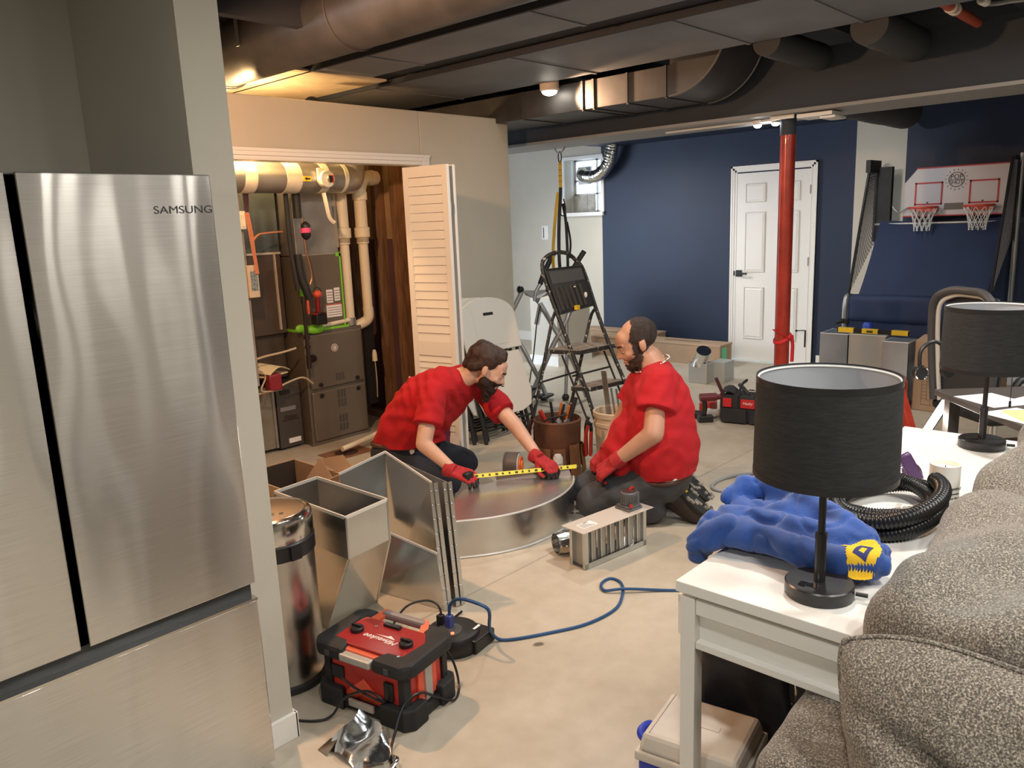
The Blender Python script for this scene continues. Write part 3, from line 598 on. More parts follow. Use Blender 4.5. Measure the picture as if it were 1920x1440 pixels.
obj('second_leaf', M(m3).box(0, .37, .012, .036, .02, 2.0), white, LD, smooth=0, bevel=.002)
obj('pivot_hinge', M(mm).box(.355, .375, .014, .02, .3, .36).box(.355, .375, .014, .02, 1.7, 1.76), grey, LD, smooth=0)
# ================================================================ FOREGROUND LEFT
fr = thing('refrigerator', 'brushed stainless steel French door refrigerator in the grey alcove', 'refrigerator', (.123, 2.0, 0))
seal = mat('dark_gap_gasket', (.01, .012, .016), .5)
obj('cabinet', M().box(.01, .895, .075, .8, .03, 1.75), mat('grey_fridge_side', (.12, .12, .125), .45, .3), fr, smooth=0)
obj('handle_recess', M().box(.0, .905, .03, .07, .565, .63), mat('charcoal_recess', (.05, .055, .06), .35, .4), fr, smooth=0)
def steelm():
    m = bpy.data.materials.new('horizontally_brushed_steel'); m.use_nodes = True; nt = m.node_tree; N = nt.nodes; L = nt.links
    N.remove(N['Principled BSDF']); out = N['Material Output']
    tc = N.new('ShaderNodeTexCoord'); mp = N.new('ShaderNodeMapping'); mp.inputs['Scale'].default_value = (1.7, 1, .5); L.new(tc.outputs['Object'], mp.inputs[0])
    n = N.new('ShaderNodeTexNoise'); n.inputs['Scale'].default_value = 2.4; n.inputs['Detail'].default_value = 1; L.new(mp.outputs[0], n.inputs[0])
    b1 = N.new('ShaderNodeBump'); b1.inputs['Strength'].default_value = .6; b1.inputs['Distance'].default_value = .02; L.new(n.outputs[0], b1.inputs['Height'])
    mp2 = N.new('ShaderNodeMapping'); mp2.inputs['Scale'].default_value = (6, 1, 500); L.new(tc.outputs['Object'], mp2.inputs[0])
    n2 = N.new('ShaderNodeTexNoise'); n2.inputs['Scale'].default_value = 1; n2.inputs['Detail'].default_value = 3; L.new(mp2.outputs[0], n2.inputs[0])
    cr = N.new('ShaderNodeValToRGB'); cr.color_ramp.elements[0].color = (.58, .56, .53, 1); cr.color_ramp.elements[1].color = (.68, .66, .63, 1)
    cr.color_ramp.elements[0].position = .3; cr.color_ramp.elements[1].position = .7; L.new(n2.outputs[0], cr.inputs[0])
    cx = N.new('ShaderNodeCombineXYZ'); cx.inputs[0].default_value = 1
    gs = []
    for an, r in ((.85, .11), (.5, .34)):
        g = N.new('ShaderNodeBsdfAnisotropic'); g.inputs['Anisotropy'].default_value = an; g.inputs['Roughness'].default_value = r
        L.new(cr.outputs[0], g.inputs['Color']); L.new(b1.outputs[0], g.inputs['Normal']); L.new(cx.outputs[0], g.inputs['Tangent']); gs.append(g)
    mx = N.new('ShaderNodeMixShader'); mx.inputs[0].default_value = .4; L.new(gs[0].outputs[0], mx.inputs[1]); L.new(gs[1].outputs[0], mx.inputs[2]); L.new(mx.outputs[0], out.inputs[0])
    return m
stm = steelm()
for nm, x0, x1, z0, z1 in (('left_door', 0, .436, .63, 1.77), ('right_door', .456, .907, .63, 1.77), ('freezer_drawer', 0, .907, .05, .578)):
    xc = (x0+x1)/2
    d = M().box(x0-xc, x1-xc, 0, .07, z0, z1)
    o = obj(nm, d, stm, fr, smooth=0, bevel=.003); o.location.x = xc
    if nm == 'right_door':
        text('brand_lettering', 'SAMSUNG', .027, mat('steel_letter', (.08, .08, .085), .3, .8), o, frame((.145, -.0005, 1.682), (1, 0, 0), (0, -1, 0)), ext=.0006, sx=1.25)
        o['label'] = 'right refrigerator door with the maker name'
obj('door_gasket', M().box(.43, .462, .02, .075, .63, 1.765).box(.436, .456, .02, .06, .63, 1.768), seal, fr, smooth=0)
obj('drawer_edge', M().box(.0, .907, .0, .03, .576, .584), steelc, fr, smooth=0)
obj('foot', M().box(.05, .86, .1, .7, 0, .05), black, fr, smooth=0)
tb = thing('trash_can', 'tall round stainless steel bin with a black band, behind the wall end', 'trash can', (1.345, 2.46, 0))
obj('base_ring', M().lathe([(.15, 0), (.155, .005), (.155, .025), (.148, .03)], 48), rubber, tb)
obj('body', M().lathe([(.145, .028), (.145, .55), (.147, .552)], 64), mat('can_steel', (.5, .48, .45), .24, 1, var=.04, vscale=3, aniso=.6), tb)
obj('black_band', M().lathe([(.147, .5), (.151, .503), (.151, .555), (.147, .56)], 64).box(-.02, .02, -.162, -.148, .505, .555), black, tb)
obj('rim', M().lathe([(.147, .56), (.149, .565), (.149, .635), (.143, .648), (.13, .653), (.128, .648)], 64), steelc, tb)
obj('lid', M().lathe([(.0, .656), (.09, .655), (.12, .65), (.126, .643), (.126, .63)], 64, cap=False), mat('lid_steel', (.6, .5, .42), .3, 1), tb)
obj('lid_button', M().cyl((-.03, -.07, .654), (-.03, -.07, .66), .012).cyl((.0, -.085, .653), (.0, -.085, .658), .008), steelc, tb)
# -------- sheet metal fittings
fa = thing('duct_transition', 'open topped offset sheet metal duct transition standing beside the steel bin', 'duct fitting', (1.65, 2.55, 0))
T1 = [(-.108, -.268), (.105, -.24), (.1, .22), (-.112, .2)]; B1 = [(-.01, .07), (.265, .1), (.25, .4), (-.03, .38)]
vv = [(x, y, .6) for x, y in T1]+[(x, y, .44) for x, y in T1]+[(x, y, 0.002) for x, y in B1]
fs = [(i+4*k, (i+1) % 4+4*k, (i+1) % 4+4*k+4, i+4*k+4) for k in range(2) for i in range(4)]
b = M().add(vv, fs); obj('sheet_body', b, galv, fa, smooth=0, solid=.003)
b = M()
for i in range(4):
    p, q = V((*T1[i], .6)), V((*T1[(i+1) % 4], .6)); b.bar(p, q, .006, .012)
obj('folded_rim', b, mat('glinting_steel_edge', (.85, .85, .83), .35, .5), fa, smooth=0)  # pale, less metallic colour stands in for the glint on the rims
b = M()
for i in (0, 1, 3): b.bar((*T1[i], .44), (*T1[i], .6), .007, .007).bar((*T1[i], .44), (*B1[i], .002), .007, .007)
obj('corner_seam', b, galv, fa, smooth=0)
fb = thing('duct_offset', 'large angular sheet metal duct offset with layered steel flanges behind the bin', 'duct fitting', (2.05, 2.6, 0))
def q4(*p): return [V(a)-V((2.05, 2.6, 0)) for a in p]
a1, a2, a3 = (1.86, 2.77, .585), (2.13, 2.79, .615), (2.06, 2.40, .565)
l1, l2, l3 = (1.87, 2.77, .0), (2.10, 2.775, .30), (2.03, 2.36, .27)
pieces = [('back_panel', q4(a1, a2, l2, (1.88, 2.76, .12))), ('side_panel', q4(a2, a3, (2.085, 2.375, .02), (2.12, 2.785, .02))), ('lower_panel', q4((2.01, 2.735, .30), l3, (2.055, 2.355, .003), (1.975, 2.80, .003)))]
for n_, p in pieces: obj(n_, M().plate(p, .003), galv, fb, smooth=0)
for k, dx in enumerate((0, .022, .06, .085)):
    b = M(); p = q4((2.05+dx, 2.395-dx*.3, .567-dx*.15), (2.055+dx, 2.352-dx*.2, .003)); b.bar(p[0], p[1], .004, .02, (1, 0, 0))
    for z in range(9): b.cyl(p[0].lerp(p[1], (z+.5)/9)+V((-.004, -.003, 0)), p[0].lerp(p[1], (z+.5)/9)+V((-.006, -.012, 0)), .003, n=6)
    obj('steel_flange', b, galv, fb, smooth=0)
obj('outer_shell', M().plate(q4((2.14, 2.82, .6), (2.15, 2.38, .54), (2.14, 2.34, .003), (2.14, 2.82, .003)), .003), galvd, fb, smooth=0)
b = M()
for p, q in ((a1, a2), (a2, a3), ((2.01, 2.735, .302), l3)): b.bar(q4(p)[0], q4(q)[0], .006, .01)
obj('folded_rim', b, MATS['glinting_steel_edge'], fb, smooth=0)
# curved flat duct
cu = thing('curved_duct', 'low curved sheet metal duct elbow lying on the floor between the two men', 'duct fitting', (2.85, 2.7, 0))
arc = cat([V(p) for p in [(2.455, 2.70, 0), (2.6, 2.595, 0), (2.76, 2.53, 0), (2.93, 2.51, 0), (3.09, 2.53, 0), (3.24, 2.59, 0), (3.34, 2.665, 0)]], 5)
back = [V(p) for p in [(3.33, 2.73, 0), (3.18, 2.83, 0), (3.02, 2.95, 0), (2.9, 2.99, 0), (2.8, 3.0, 0), (2.66, 2.93, 0), (2.54, 2.82, 0)]]
off = V((2.85, 2.7, 0)); n_ = len(arc)
b = M().add([p-off+V((0, 0, .003)) for p in arc]+[p-off+V((0, 0, .195)) for p in arc], [(i, i+1, n_+i+1, n_+i) for i in range(n_-1)])
obj('curved_wall', b, galv, cu, solid=.003)
ring = [p-off for p in arc]+[p-off for p in back]
cz = .235
def topz(p): return .195+.0*p.x
b = M(); k = len(ring); b.add([V((p.x, p.y, .196)) for p in ring]+[V((.05, .08, .2))], [(i, (i+1) % k, k) for i in range(k)])
obj('top_sheet', b, mat('lit_galvanised', (.74, .72, .7), .3, .93), cu, smooth=0, solid=.002)  # brighter copy of the sheet: light on the top put into colour
b = M().tube([p-off+V((0, -.003, .197)) for p in arc], .005, 6).tube([p-off+V((0, -.003, .006)) for p in arc], .005, 6)
obj('rolled_edge', b, MATS['glinting_steel_edge'], cu)
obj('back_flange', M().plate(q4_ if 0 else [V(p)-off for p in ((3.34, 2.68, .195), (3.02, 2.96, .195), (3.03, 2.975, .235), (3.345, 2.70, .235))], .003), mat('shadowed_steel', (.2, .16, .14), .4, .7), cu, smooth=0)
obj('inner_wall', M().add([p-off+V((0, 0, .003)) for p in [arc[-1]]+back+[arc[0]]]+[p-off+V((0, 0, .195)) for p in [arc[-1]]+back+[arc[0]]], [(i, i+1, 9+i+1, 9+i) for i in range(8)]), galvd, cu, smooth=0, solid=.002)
# motorised damper
da = thing('zone_damper', 'motorised galvanised zone damper with vertical blades and a beige top plate', 'damper', (2.735, 2.122, 0), -8)
L_ = .43; Wd = .105; H_ = .195
fx = M()
for x0 in (0, L_-.022):
    for y0 in (0, Wd-.018): obj('frame_post', M().box(x0, x0+.022, y0, y0+.018, 0, H_), galv, da, smooth=0)
obj('bottom_rail', M().box(0, L_, 0, .003, 0, .028).box(0, L_, Wd-.003, Wd, 0, .028).box(0, L_, 0, Wd, 0, .003), galv, da, smooth=0)
obj('end_plate', M().box(.018, .021, .02, Wd-.015, .01, .185), galvd, da, smooth=0)
for i in range(6):
    x = .03+i*.064
    bl = M().grid(lambda u, v: V((x+.064*u, .010+.010*u+.006*math.sin(u*6.2), .028+v*(H_-.032))), 10, 2)
    bd_ = obj('blade', bl, galvd, da, solid=.0015)
    obj('blade_rod', M().cyl((x+.026, .012, .02), (x+.026, .012, H_-.002), .004, n=10), galv, bd_)
plt = obj('top_plate', M().box(-.03, L_+.03, -.022, Wd+.022, H_, H_+.003), mat('beige_galvanised', (.66, .6, .53), .5, .35), da, smooth=0)
obj('paper_sticker', M().box(.015, .11, .02, .075, H_+.003, H_+.0038), paper, da, smooth=0)
b = M()
for k in range(5): b.box(.02, .02+.075-.008*k, .026+.009*k, .029+.009*k, H_+.0038, H_+.0042)
b.box(.06, .085, .068, .073, H_+.0038, H_+.0042)
obj('sticker_print', b, dkgrey, da, smooth=0)
ac = obj('actuator', M().box(-.05, .05, -.045, .05, .0, .012).box(-.044, .046, -.04, .045, .012, .024).lathe([(.038, .024), (.041, .03), (.043, .085), (.036, .09)], 24).box(.0, .045, -.03, .035, .02, .082), mat('slate_plastic', (.1, .105, .11), .4), da, bevel=.003)
ac.location = (L_-.065, .055, H_+.003)
b = M()
for k in range(9):
    t = math.pi*(.95+.75*k/9); b.bar((.0435*math.cos(t), .0435*math.sin(t), .035), (.0435*math.cos(t), .0435*math.sin(t), .075), .003, .003)
obj('vent_rib', b, MATS['slate_plastic'], ac, smooth=0)
obj('dark_cap', M().cyl((0, 0, .088), (0, 0, .092), .034, n=24), mat('dark_red_cap', (.06, .02, .02), .4), ac)
obj('red_button', M().cyl((-.032, -.04, .03), (-.036, -.048, .03), .009).cyl((.02, .01, .088), (.03, .0, .105), .008), redp, ac)
ce = thing('crimped_elbow', 'small crimped shiny steel pipe fitting lying beside the damper', 'duct fitting', (2.84, 2.33, .055), 0)
b = M()
n_ = 30; rings = []
for k, (x, r, cr) in enumerate(((-.06, .052, .0), (-.02, .053, .12), (.0, .056, .05), (.05, .055, 0), (.09, .05, .0))):
    rings += [V((x*.8+.02*math.cos(t)*0, r*(1+cr*(1 if (j % 3 == 0) else -.3))*math.cos(2*math.pi*j/n_), r*(1+cr*(1 if (j % 3 == 0) else -.3))*math.sin(2*math.pi*j/n_))) for j in range(n_) for t in (0,)]
b.add(rings, [(i*n_+j, i*n_+(j+1) % n_, (i+1)*n_+(j+1) % n_, (i+1)*n_+j) for i in range(4) for j in range(n_)])
o = obj('pipe_collar', b, MATS['crinkled_foil'], ce, smooth=25, solid=.002); o.rotation_euler = (0, 0, R_(-25))
# -------- red and black jobsite power box
mw = thing('jobsite_radio', 'red and black ruggedised jobsite radio box with two dials on top', 'radio', (1.505, 2.055, 0), 11)
def octo(x, y, c): return [(-x, -y+c), (-x+c, -y), (x-c, -y), (x, -y+c), (x, y-c), (x-c, y), (-x+c, y), (-x, y-c)]
b = M(); b.prism(octo(.135, .205, .04), .0, .055); bb = M().prism(octo(.135, .205, .04), 0, .045)
for sy in (-1, 1):
    for sx in (-1, 1): obj('base_bumper', M().prism([(sx*.14, sy*.13), (sx*.14, sy*.185), (sx*.11, sy*.212), (sx*.04, sy*.212), (sx*.04, sy*.17), (sx*.1, sy*.1), (sx*.14, sy*.08)], 0, .075), blackm, mw, smooth=0, bevel=.006)
obj('base_tray', M().prism(octo(.128, .198, .05), .004, .045), blackm, mw, smooth=0, bevel=.005)
obj('body', M().prism(octo(.112, .175, .03), .04, .185), redp, mw, smooth=0, bevel=.006)
for s_ in (-1, 1):
    b = M().add([(s_*.113, -.1, .045), (s_*.113, .1, .045), (s_*.128, .06, .085), (s_*.128, -.06, .085), (s_*.113, 0, .13)], [(0, 1, 2, 3), (3, 2, 4), (0, 3, 4), (1, 4, 2)])
    obj('body_facet', b, redb, mw, smooth=0)
    obj('side_plate', M().box(-.05, .05, s_*.17, s_*.183, .055, .18), redb, mw, smooth=0, bevel=.004)
    obj('silver_strip', M().box(-.018, .02, s_*.18, s_*.188, .05, .185), mat('silver_trim', (.45, .43, .4), .4, .4), mw, smooth=0, bevel=.003)
    for t_ in (-1, 1):
        if t_ == s_ or 1: obj('corner_column', M().prism([(s_*.085, t_*.15), (s_*.118, t_*.15), (s_*.118, t_*.178), (s_*.085, t_*.182)], .05, .2), blackm, mw, smooth=0, bevel=.004)
obj('base_silver_insert', M().box(-.142, -.13, -.055, .055, .03, .055), MATS['silver_trim'], mw, smooth=0, bevel=.003)
cage = [[(-.145, .06), (-.145, .18), (-.11, .215), (.1, .215), (.13, .19), (.13, .12), (.07, .16), (-.07, .14), (-.075, .08)]]
cage.append([(-.145, -.06), (-.145, -.18), (-.11, -.215), (.1, -.215), (.14, -.18), (.14, -.06), (.09, -.1), (.02, -.15), (-.07, -.14), (-.075, -.08)])
for c in cage: obj('top_bumper', M().prism(c, .185, .238), blackm, mw, smooth=0, bevel=.016)
obj('top_deck', M().box(-.12, .09, -.16, .17, .19, .226), mat('orange_red_plastic', (.62, .11, .05), .45), mw, smooth=0, bevel=.006)
tp = obj('top_panel', M().prism([(-.1, -.13), (-.06, -.165), (.06, -.165), (.075, -.12), (.075, .12), (.04, .15), (-.08, .15), (-.1, .12)], .226, .236), mat('dark_red_panel', (.3, .02, .02), .3), mw, smooth=0, bevel=.003)
obj('front_silver_edge', M().box(-.15, -.118, -.06, .075, .195, .222, X.Rotation(0, 4, 'Y')), MATS['silver_trim'], mw, smooth=0, bevel=.006)
obj('carry_handle', M().box(.105, .135, -.09, .1, .22, .25), mat('worn_handle', (.22, .2, .2), .5), mw, smooth=0, bevel=.01)
for s_ in (-1, 1): obj('handle_arm', M().add([(.06, s_*.1, .2), (.06, s_*.14, .2), (.13, s_*.1, .25), (.13, s_*.07, .25), (.06, s_*.1, .225), (.06, s_*.14, .225)], [(0, 1, 2, 3), (4, 5, 2, 3), (0, 3, 4), (1, 5, 2), (0, 1, 5, 4)]), MATS['orange_red_plastic'], mw, smooth=0)
for y in (.105, -.115):
    kb = obj('dial', M().lathe([(.024, .236), (.024, .248), (.02, .252)], 24), black, mw); kb.location = (-.02, y, 0)
    obj('dial_grip', M().box(-.004, .004, -.021, .021, .25, .26), black, kb, smooth=0)
obj('slot_clip', M().box(.045, .062, -.03, .04, .236, .246), black, mw, smooth=0)
obj('screw', M().cyl((.03, .06, .236), (.03, .06, .24), .006), chrome, mw); obj('screw', M().cyl((-.09, -.14, .226), (-.09, -.14, .24), .006), chrome, mw)
text('brand_lettering', 'Milwaukee', .034, mat('white_print', (.8, .75, .72), .5), mw, frame((-.03, -.01, .2365), (0, 1, 0), (0, 0, 1)), shear=.35)
obj('lettering_bolt', M().add([(-.008, .03, .2366), (-.012, -.06, .2366), (.004, -.03, .2366), (-.004, -.02, .2366)], [(0, 1, 2, 3)]), MATS['white_print'], mw, smooth=0)
obj('outlet_recess', M().box(-.118, -.11, .09, .145, .1, .15), black, mw, smooth=0, bevel=.003)
obj('outlet_recess', M().box(-.122, -.11, -.13, -.09, .08, .15), black, mw, smooth=0, bevel=.01)
obj('logo_square', M().box(-.148, -.143, .12, .14, .2, .22).box(-.148, -.143, -.14, -.12, .2, .22), dkgrey, mw, smooth=0)
def cord(nm, pts, r, mt, lb, k=6, cat_='cord'):
    return tag(obj(nm, M().tube(pts, r, 8, smooth=k), mt), lb, cat_)
cblk = mat('black_cord', (.012, .012, .014), .4); cblu = mat('blue_cord', (.02, .075, .2), .4)
cord('power_cord', [(1.352, 2.10, .13), (1.36, 2.06, .11), (1.385, 1.98, .085), (1.41, 1.945, .07), (1.385, 1.925, .1), (1.36, 1.975, .125), (1.33, 2.06, .08), (1.29, 2.09, .02), (1.25, 2.13, .006), (1.2, 2.2, .006), (1.14, 2.28, .006)], .0045, cblk, 'black power cord looping from the radio box front toward the white baseboard')
cord('power_cord', [(1.7, 2.0, .15), (1.72, 1.95, .08), (1.7, 1.9, .01), (1.63, 1.85, .006), (1.56, 1.86, .05), (1.49, 1.86, .1), (1.42, 1.86, .09), (1.36, 1.84, .03), (1.30, 1.79, .006), (1.27, 1.72, .006), (1.26, 1.6, .006)], .0045, cblk, 'black power cord curling around the right side of the radio box off the bottom')
hu = thing('charging_hub', 'round black charging hub with a red light behind the radio box', 'charger', (1.885, 2.125, 0), 10)
obj('housing', M().lathe([(.108, 0), (.112, .008), (.112, .045), (.1, .068), (.07, .074), (.0, .075)], 40), black, hu)
obj('side_block', M().box(-.02, .11, -.125, -.03, .002, .055), black, hu, smooth=0, bevel=.006)
obj('face_disc', M().cyl((-.02, .0, .074), (-.02, .0, .0765), .05, n=28), dkgrey, hu)
obj('indicator_light', M().cyl((-.04, -.03, .076), (-.04, -.03, .08), .007), mat('red_indicator', (1, .12, .05), emit=3), hu)
obj('white_label', M().box(.03, .07, -.085, -.075, .073, .0755), paper, hu, smooth=0)
obj('black_plug', M().box(-.012, .014, .045, .07, .075, .115), black, hu, smooth=0, bevel=.003)
obj('blue_plug', M().box(-.014, .014, -.0, .028, .075, .125), mat('clear_blue_plug', (.08, .1, .35), .2, trans=.3), hu, smooth=0, bevel=.004)
cord('plug_cord', [(1.88, 2.18, .115), (1.88, 2.2, .15), (1.86, 2.25, .16), (1.8, 2.3, .14), (1.72, 2.3, .08), (1.66, 2.26, .05)], .0045, cblk, 'short black cord arching from the charging hub back to the radio box')
cord('extension_cord', [(1.886, 2.14, .12), (1.885, 2.13, .17), (1.885, 2.08, .21), (1.89, 2.0, .22), (1.92, 1.955, .19), (1.95, 1.985, .1), (1.99, 2.01, .04), (2.02, 2.0, .008), (2.06, 1.96, .006), (2.18, 1.885, .006), (2.33, 1.81, .006), (2.5, 1.79, .006), (2.63, 1.84, .006), (2.72, 1.91, .006), (2.73, 1.975, .006), (2.66, 1.975, .006), (2.61, 1.92, .01), (2.66, 1.85, .02), (2.78, 1.72, .006), (2.86, 1.6, .006), (2.9, 1.45, .006)], .0068, cblu, 'blue extension cord snaking over the floor from the hub with one loop')
# sheet metal scraps
for nm, pts, loc, lb in (('metal_scrap', [(0, 0, 0), (.035, -.015, .05), (.06, 0, .105), (.075, .02, .13), (.085, -.03, .1), (.09, -.035, .085), (.1, -.055, .08), (.1, -.09, .04), (.11, -.16, .004)], 0, 0),): pass
sm = mat('shiny_scrap_steel', (.7, .74, .8), .16, 1, bump=.35, bscale=9)
b = M().grid(lambda u, v: V((1.195+.10*u+.02*math.sin(v*3)*u, 1.965-.2*v*(1-.25*u)-.03*u+.02*math.sin(u*6), .003+.1*u*(1-v*.7)+.02*math.sin(v*5+u*2)**2)), 9, 9)
tag(obj('metal_scrap', b, sm, smooth=40, solid=.001), 'bent shiny scrap of sheet metal standing on the floor beside the white baseboard', 'scrap')
b = M().grid(lambda u, v: V((1.175+.05*u, 2.0-.05*v, .002+.03*v*u+.012*u)), 5, 5)
tag(obj('metal_scrap', b, mat('brownish_scrap_steel', (.5, .4, .32), .25, 1), smooth=40, solid=.001), 'small brownish sheet metal offcut half under the shiny scrap', 'scrap')
b = M().tube([(1.31, 1.79, .004), (1.29, 1.74, .03), (1.25, 1.72, .028)], .006, 6, smooth=4, flat=.3)
tag(obj('metal_ribbon', b, sm), 'thin curled ribbon of sheet metal at the bottom edge', 'scrap')
b = M()
random.seed(4)
for k in range(10): 
    x = 2.02+.03*random.random(); y = 2.2+.02*random.random()
    pass
for i in range(5): tag(obj('screw_tip', M().cyl((2.0+.018*i, 2.27+.004*i, .003), (2.008+.018*i, 2.262+.004*i, .014), .005, n=8), black), 'tiny black screws lying in a row below the layered steel flanges', 'screw', 'screws on the floor')
# ================================================================ TABLE, SOFA, LAMPS
def N3(p, s, k=0): return noise.noise(V((p[0]*s+k, p[1]*s+k*2, p[2]*s-k)))
ct = thing('console_table', 'long white console table behind the grey sofa, holding both black lamps', 'table', (1.56, .5, 0))
obj('tabletop', M().box(0, 1.76, 0, .435, .722, .75), whitet, ct, smooth=0, bevel=.002)
for x, y in ((.005, .385), (1.71, .385), (1.71, .01), (.3, .01)): obj('leg', M().box(x, x+.04, y, y+.04, 0, .712), whitet, ct, smooth=0, bevel=.002)
obj('apron_rail', M().box(.008, .035, .04, .384, .672, .711).box(.008, .03, .02, .384, .582, .60), whitet, ct, smooth=0, bevel=.0015)
obj('apron_panel', M().box(.03, .04, .02, .4, .582, .68), whitet, ct, smooth=0)
for x in (.05, .63, 1.2): obj('drawer', M().box(x-.03, x+.53, .41, .44, .60, .705), whitet, ct, smooth=0, bevel=.002)
def make_lamp(loc, lb):
    t = thing('table_lamp', lb, 'lamp', loc, 0)
    bs_ = obj('base', M().lathe([(.0, 0), (.074, 0), (.076, .003), (.076, .03), (.073, .033), (0, .033)], 48), mat('satin_black', (.018, .018, .02), .32), t)
    obj('socket_panel', M().box(-.045, -.02, -.012, .02, .033, .0345).box(-.05, -.03, .015, .03, .0345, .036), chrome, bs_, smooth=0)
    obj('cord_stub', M().cyl((.02, -.075, .015), (.025, -.1, .015), .005), black, bs_)
    obj('pole', M().cyl((0, 0, .03), (0, 0, .145), .0125, n=20).cyl((0, 0, .14), (0, 0, .32), .008, n=16), MATS['satin_black'], t)
    obj('pole_collar', M().cyl((0, 0, .138), (0, 0, .15), .0135, n=20), MATS['satin_black'], t)
    obj('pull_switch', M().box(-.004, .014, -.004, .004, .185, .22), black, t, smooth=0)
    z0, z1 = .29, .515
    sh = obj('lamp_shade', M().lathe([(.152, z0), (.149, z1)], 64, cap=False), mat('black_linen', (.017, .017, .018), .85, var=.35, vscale=30, stretch=(1, 1, 9), bump=.25, bscale=160), t, solid=.002)
    obj('shade_lining', M().lathe([(.1495, z0+.002), (.1465, z1-.002)], 64, cap=False), mat('pale_shade_lining', (.33, .35, .38), .8), sh)
    obj('hem_band', M().lathe([(.1525, z0-.001), (.1525, z0+.012)], 64, cap=False).lathe([(.1495, z1-.014), (.1495, z1+.001)], 64, cap=False), MATS['satin_black'], sh, solid=.002)
    b = M().tube([(.1455*math.cos(t_), .1455*math.sin(t_), z1-.006) for t_ in [i*2*math.pi/48 for i in range(48)]], .0022, 6, closed=True)
    obj('white_ring', b, white, sh)
    b = M()
    for k in range(3): a = 2*math.pi*k/3+.6; b.cyl((0, 0, z1-.09), (.147*math.cos(a), .147*math.sin(a), z1-.07), .002, n=6)
    obj('spider_arm', b, white, sh)
    obj('light_bulb', M().ell((0, 0, .39), (.03, .03, .04)).cyl((0, 0, .31), (0, 0, .36), .014), mat('unlit_bulb', (.8, .8, .78), .3), t)
    return t
make_lamp((1.70, .64, .75), 'nearer black drum-shade lamp on the white table beside the blue hoodie')
lp2 = make_lamp((3.17, .63, .75), 'farther black drum-shade lamp on the far end of the white table')
obj('pull_chain', M().cyl((.04, -.07, .17), (.04, -.07, .3), .0012, n=6).cyl((.04, -.07, .15), (.04, -.07, .172), .004, n=8), black, lp2)
# blue hoodie in folded heaps
def hd_disp(p, n): return .010*N3(p, 8)+.007*N3(p, 18, 3)-.010*max(0, 1-abs(N3(p, 7, 9))*9)*max(0, n.z)-.007*max(0, 1-abs(N3(p, 11, 5))*8)
ho = thing('hoodie', 'crumpled royal blue hoodie with a yellow emblem lying over the table edge', 'hoodie', (1.85, .8, .75))
o_ = V((1.85, .8, .75))
b = M()
def cc_(pts, rs, z=1):
    for i in range(len(pts)-1): caps(b, V(pts[i])-o_, V(pts[i+1])-o_, rs[i], rs[i+1])
cc_([(1.745, .99, .765), (1.80, .93, .80), (1.80, .83, .80), (1.79, .73, .80), (1.80, .64, .795), (1.83, .565, .80)], [.03, .042, .04, .042, .045, .04])
cc_([(1.76, .99, .73), (1.82, .98, .79), (1.9, .975, .785)], [.028, .04, .035])
cc_([(1.85, .97, .80), (1.87, .86, .81), (1.87, .75, .81), (1.88, .64, .81), (1.88, .57, .80)], [.045, .05, .05, .048, .04])
cc_([(1.94, .95, .80), (1.96, .85, .81), (1.96, .74, .81), (1.95, .64, .80)], [.045, .05, .05, .045])
cc_([(1.93, 1.0, .835), (1.99, .985, .86), (2.02, .93, .86), (2.02, .85, .85), (1.98, .76, .85), (1.93, .67, .845), (1.9, .6, .835)], [.018, .026, .034, .036, .036, .032, .026])
cc_([(2.03, .93, .79), (2.07, .85, .78), (2.07, .76, .78), (2.02, .66, .775)], [.035, .035, .035, .028])
obj_h = bake('fabric', b, mat('royal_blue_fleece', (.018, .075, .32), .85, var=.12, vscale=4, sheen=.3, bump=.12, bscale=140), ho, .0075, 12, hd_disp)
# coiled corrugated hose with a nozzle
hs = thing('vacuum_hose', 'coiled black corrugated vacuum hose on the white table behind the hoodie', 'hose', (2.28, .68, .75))
pts = []
for i in range(110):
    t = 2*math.pi*i/44+2.6; k = i/110
    pts.append(V((.19*math.cos(t)*(1+.12*math.sin(k*9)), .125*math.sin(t)*(1+.1*math.cos(k*7)), .024+.05*k+.012*math.sin(t*1.5))))
pts = cat(pts, 7)
obj('hose', M().tube(pts, lambda t: .0195+.0035*(1 if int(t*765) % 3 == 0 else 0), 12), mat('hose_black', (.014, .014, .015), .28), hs, smooth=60)
nz_ = obj('nozzle', M().box(-.05, .05, -.018, .018, -.012, .012).add([(-.03, -.016, -.01), (.03, -.016, -.01), (.015, -.016, -.07), (-.015, -.016, -.07), (-.03, .016, -.01), (.03, .016, -.01), (.015, .016, -.07), (-.015, .016, -.07)], [(0, 1, 2, 3), (7, 6, 5, 4), (0, 4, 5, 1), (1, 5, 6, 2), (2, 6, 7, 3), (3, 7, 4, 0)]), black, hs, smooth=0, bevel=.004)
nz_.location = (-.02, .185, .11); nz_.rotation_euler = (R_(20), R_(12), R_(35))
obj('hose_cuff', M().cyl((-.03, .18, .055), (.0, .13, .03), .024, n=20), black, hs)
cn = thing('candle', 'white ceramic candle jar with small black lettering near the sofa', 'candle', (2.52, .59, .75))
obj('jar', M().lathe([(0, 0), (.039, 0), (.042, .004), (.042, .112), (.038, .112), (.038, .098), (0, .097)], 40), mat('white_ceramic', (.82, .8, .74), .3), cn)
obj('wax', M().lathe([(0, .098), (.0375, .098)], 32, cap=False), mat('cream_wax', (.85, .82, .72), .4), cn)
obj('wick', M().cyl((0, 0, .097), (.002, 0, .106), .0015, n=6), black, cn)
